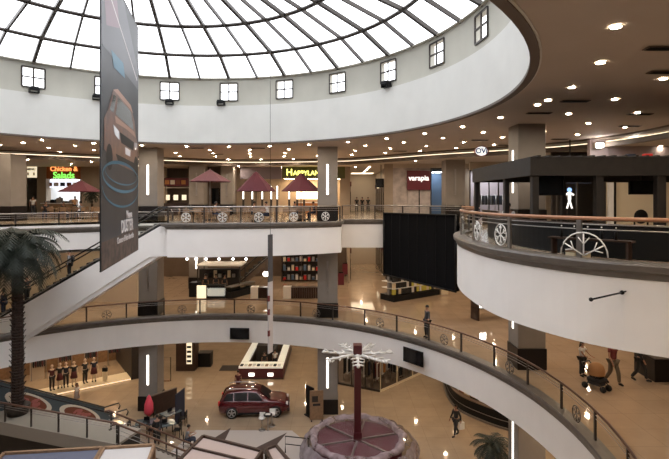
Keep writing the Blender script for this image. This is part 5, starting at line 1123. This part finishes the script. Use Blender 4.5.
veil('tulle_rim', [(2.62, 1.1, .5), (2.68, 1.3, .6), (2.52, 1.42, .5), (2.32, 1.36, .5), (2.25, 1.2, .5)], 'tulle_thick', .1)
veil('tulle_top', [(2.4, 1.25, .2), (1.9, 1.14, .3), (1.2, 1.18, .3), (.3, 1.25, .1)], 'tulle_thin', 0)
sn = thing('snowflake_pole', 'dark red square pole crowned by a white branching snowflake ornament', 'pole', (Xf, Yf, 1.05))
MB().box(-.19, .19, -.19, .19, 0, 4.85).build('shaft', 'burgundy', sn, .01); MB().box(-.24, .24, -.24, .24, 0, .5).build('collar', 'burgundy', sn, .01)
zs = AT(357, 357, 27).z - 1.05; MB().box(-.24, .24, -.24, .24, zs + .1, zs + .72).build('cap', 'burgundy', sn, .01)
for k in range(7):
    a = k * 2 * pi / 7 + .2; d = Vector((cos(a), sin(a), 0)); s_ = Vector((-sin(a), cos(a), 0)); L_ = 1.95; m = sm(); o = Vector((0, 0, zs + .15)); m.tube([o, o + d * L_ + Vector((0, 0, .1 * sin(k * 2)))], [.1, .06], 6)
    for t in (.35, .62, .86):
        for q_ in (-1, 1): m.tube([o + d * L_ * t, o + d * (L_ * t + .32) + s_ * q_ * (.42 - t * .15) + Vector((0, 0, .05))], [.06, .035], 5)
    m.ball(o + d * L_, .1); m.build('snowflake_arm', 'snow_white', sn)
sm().ball((0, 0, zs + .1), .33, .33, .2).build('hub', 'snow_white', sn)
# small railing and dark items right of the canopy
e = thing('low_barrier', 'dark low metal barrier between the canopy and the wrapped fountain', 'barrier', (*FP(297, 454, 0).xy, 0), R(-12)); sm().tube([(-.7, 0, 0), (-.7, 0, .95), (.7, 0, .95), (.7, 0, 0)], .035, 6).build('frame', 'black', e); sm().tube([(-.7, 0, .5), (.7, 0, .5)], .025, 6).build('crossbar', 'black', e)

# raised landing and stair at lower left
ZL = 3.0
fa = Vector((-20.5, 25.95)); fb = Vector((-10.3, 22.65)); dd = (fb - fa).normalized(); nn_ = Vector((-dd.y, dd.x))
ldg = thing('stair_landing', 'raised stone landing with pale beam in the lower left corner', 'platform', (0, 0, 0))
MB().prism([tuple(fa), tuple(fb), tuple(fb + nn_ * 1.7), tuple(fa + nn_ * 1.7)], ZL - .12, ZL).build('deck', 'step_stone', ldg); MB().prism([tuple(fa - nn_ * .05), tuple(fb - nn_ * .05), tuple(fb + nn_ * .12), tuple(fa + nn_ * .12)], ZL - .6, ZL + .05).build('edge_beam', 'step_stone', ldg)
MB().prism([tuple(fa + nn_ * .4), tuple(fb + nn_ * .4), tuple(fb + nn_ * 1.6), tuple(fa + nn_ * 1.6)], 0, ZL - .12).build('support_wall', 'wall_dark', ldg)
railing('brown-topped railing with wires along the raised landing at lower left', [tuple(fb), tuple(fa)][::1], ZL, 1.9, 'rail_dark', 'dark_steel', 'steel', h=1.0, fl_every=0, inset=.05, hrr=.05, pw=.07)
sd = Vector((3.4, 2.45)).normalized(); sn_ = Vector((-sd.y, sd.x)); Lst = 4.3; NS = 17
stair = thing('staircase', 'stone staircase leading down from the landing towards the tables', 'stairs', (fb.x, fb.y, 0), math.atan2(sd.y, sd.x))
m = MB()
for i in range(NS): m.box(Lst * i / NS, Lst * (i + 1) / NS + .02, 0, 1.7, max(0, ZL - ZL * (i + 1) / NS - .35), ZL - ZL * (i + 1) / NS)
m.build('steps', 'step_stone', stair)
for yy in (-.08, 1.7): MB().add([(x, y, z) for y in (yy, yy + .08) for x, z in ((0, ZL + .1), (Lst, .1), (Lst, 0), (Lst - .3, 0), (0, ZL - .5))], [(0, 1, 2, 3, 4), (9, 8, 7, 6, 5), (0, 5, 6, 1), (1, 6, 7, 2), (2, 7, 8, 3), (3, 8, 9, 4), (4, 9, 5, 0)]).build('stringer', 'lip', stair)
for yy in (-.04, 1.74):
    sm().tube([(-.2, yy, ZL + 1), (0, yy, ZL + 1), (Lst, yy, 1), (Lst + .3, yy, 1)], .05, 8).build('handrail', 'rail_dark', stair)
    for q_ in (.25, .45): sm().tube([(0, yy, ZL + 1 - q_), (Lst, yy, 1 - q_)], .015, 5).build('guard_wire', 'steel', stair)
    for k in range(4): x = .1 + (Lst - .2) * k / 3; MB().box(x - .03, x + .03, yy - .03, yy + .03, ZL * (1 - x / Lst), ZL * (1 - x / Lst) + 1).build('post', 'dark_steel', stair)
# people and tables behind the stair
e = thing('parasol_folded', 'folded bright pink parasol near the left column foot', 'umbrella', FP(149, 424, 0)); sm().lathe([(.02, .5), (.3, .75), (.28, 1.3), (.12, 1.75), (.02, 1.9)], 0, 0, 9, True).build('canopy', 'cloth_pink', e); sm().tube([(0, 0, 0), (0, 0, 1.95)], .025, 6).build('pole', 'steel', e); sm().lathe([(.25, 0), (.25, .07), (.03, .1)], 0, 0, 12).build('base', 'black', e)
for i, (x, y) in enumerate(((146, 434), (165, 436), (171, 424))):
    e = thing('glass_table', 'pale blue topped table behind the stairs, %s of three' % ('leftmost', 'nearest', 'farthest')[i], 'table', FP(x, y, 0), R(12 + 20 * i)); MB().box(-.6, .6, -.4, .4, .72, .78).build('tabletop', 'escalator_glass_panel', e, .01)
    for sx in (-.52, .52):
        for sy in (-.32, .32): MB().box(sx - .025, sx + .025, sy - .025, sy + .025, 0, .72).build('leg', 'black', e)
    for k in range(2):
        c = chair('dark chair at the %s pale blue table, %s side' % (('leftmost', 'nearest', 'farthest')[i], ('left', 'right')[k]), FP(x, y, 0) + Vector(((-1, 1)[k] * .8, -.1, 0)), R((-90, 90)[k]), 'black')
    e = thing('laptop', 'open dark laptop on the %s pale blue table' % ('leftmost', 'nearest', 'farthest')[i], 'laptop', FP(x, y, 0) + Vector((0, 0, .78)), R(30 * i)); MB().box(-.17, .17, -.12, .12, 0, .02).build('keyboard', 'black', e); MB().box(-.17, .17, .11, .13, .02, .24).build('lid', 'black', e)
person('person in black standing by the stairs among the tables', FP(157, 445, 0), R(30), 1.8, 'cloth_black', 'cloth_black', sleeves='long')
p_ = FP(187, 448, 0); person('seated person in grey reaching forward beside the canopy', p_, R(-70), 1.75, 'cloth_grey', 'cloth_navy', pose=SIT)
chair('dark chair of the person in grey beside the canopy', p_, R(-70), 'black')
e = thing('folding_screen', 'tall navy partition screen behind the tables', 'partition', FP(180, 420, 0), R(80)); MB().box(-.6, .6, -.03, .03, .05, 1.9).build('panel', 'cloth_navy', e); MB().box(-.6, .6, -.15, .15, 0, .05).build('foot', 'black', e)
e = thing('brown_partition', 'dark brown angled partition right of the left ground floor column', 'partition', FP(162, 412, 0), R(50)); MB().box(-1.1, 1.1, -.05, .05, 0, 1.3).build('panel', 'dark_wood', e); MB().box(-1.12, 1.12, -.07, .07, 1.3, 1.36).build('cap', 'wall_brown', e)
# canopies in the foreground
def canopy(label, pts, z, m_, nr_, frame_m, posts=True, mats=None):
    v = [FP(x, y, z) for x, y in pts]; e = thing('kiosk_canopy', label, 'canopy', (0, 0, 0)); a, b, c, d = v
    for k in range(nr_):
        p0, p1 = a.lerp(b, k / nr_), a.lerp(b, (k + 1) / nr_); q1, q0 = d.lerp(c, (k + 1) / nr_), d.lerp(c, k / nr_)
        MB().prism([(p.x, p.y) for p in (p0, p1, q1, q0)], z - .04, z).build('roof_panel', (mats[k] if mats else m_), e)
    for k in range(nr_ + 1): MB().bar(a.lerp(b, k / nr_) + Vector((0, 0, .03)), d.lerp(c, k / nr_) + Vector((0, 0, .03)), .09, .12).build('rafter', frame_m, e)
    for p, q_ in ((a, b), (b, c), (c, d), (d, a)): MB().bar(p, q_, .12, .2).build('edge_beam', frame_m, e)
    for p in v:
        if p.z: MB().box(p.x - .06, p.x + .06, p.y - .06, p.y + .06, 0, z - .1).build('post', frame_m, e)
canopy('blue-grey and white glass canopy with wooden frame in the bottom left corner', [(4, 454.5), (102, 449), (60, 520), (-60, 520)], 4.0, 'roof_blue', 1, 'tan_wood')
canopy('white glass canopy section next to the blue-grey one at the bottom left', [(104, 449), (154, 446), (128, 520), (63, 520)], 4.0, 'roof_white', 1, 'tan_wood')
canopy('pale pink ribbed canopy at the bottom centre', [(203, 437), (262, 452), (225, 505), (150, 490)][1:] + [(203, 437)], 3.2, 'roof_panel', 4, 'dark_wood')
canopy('smaller pale pink canopy right of the ribbed one', [(266, 450), (276, 446.5), (300, 475), (285, 490)], 3.2, 'roof_panel', 1, 'dark_wood')
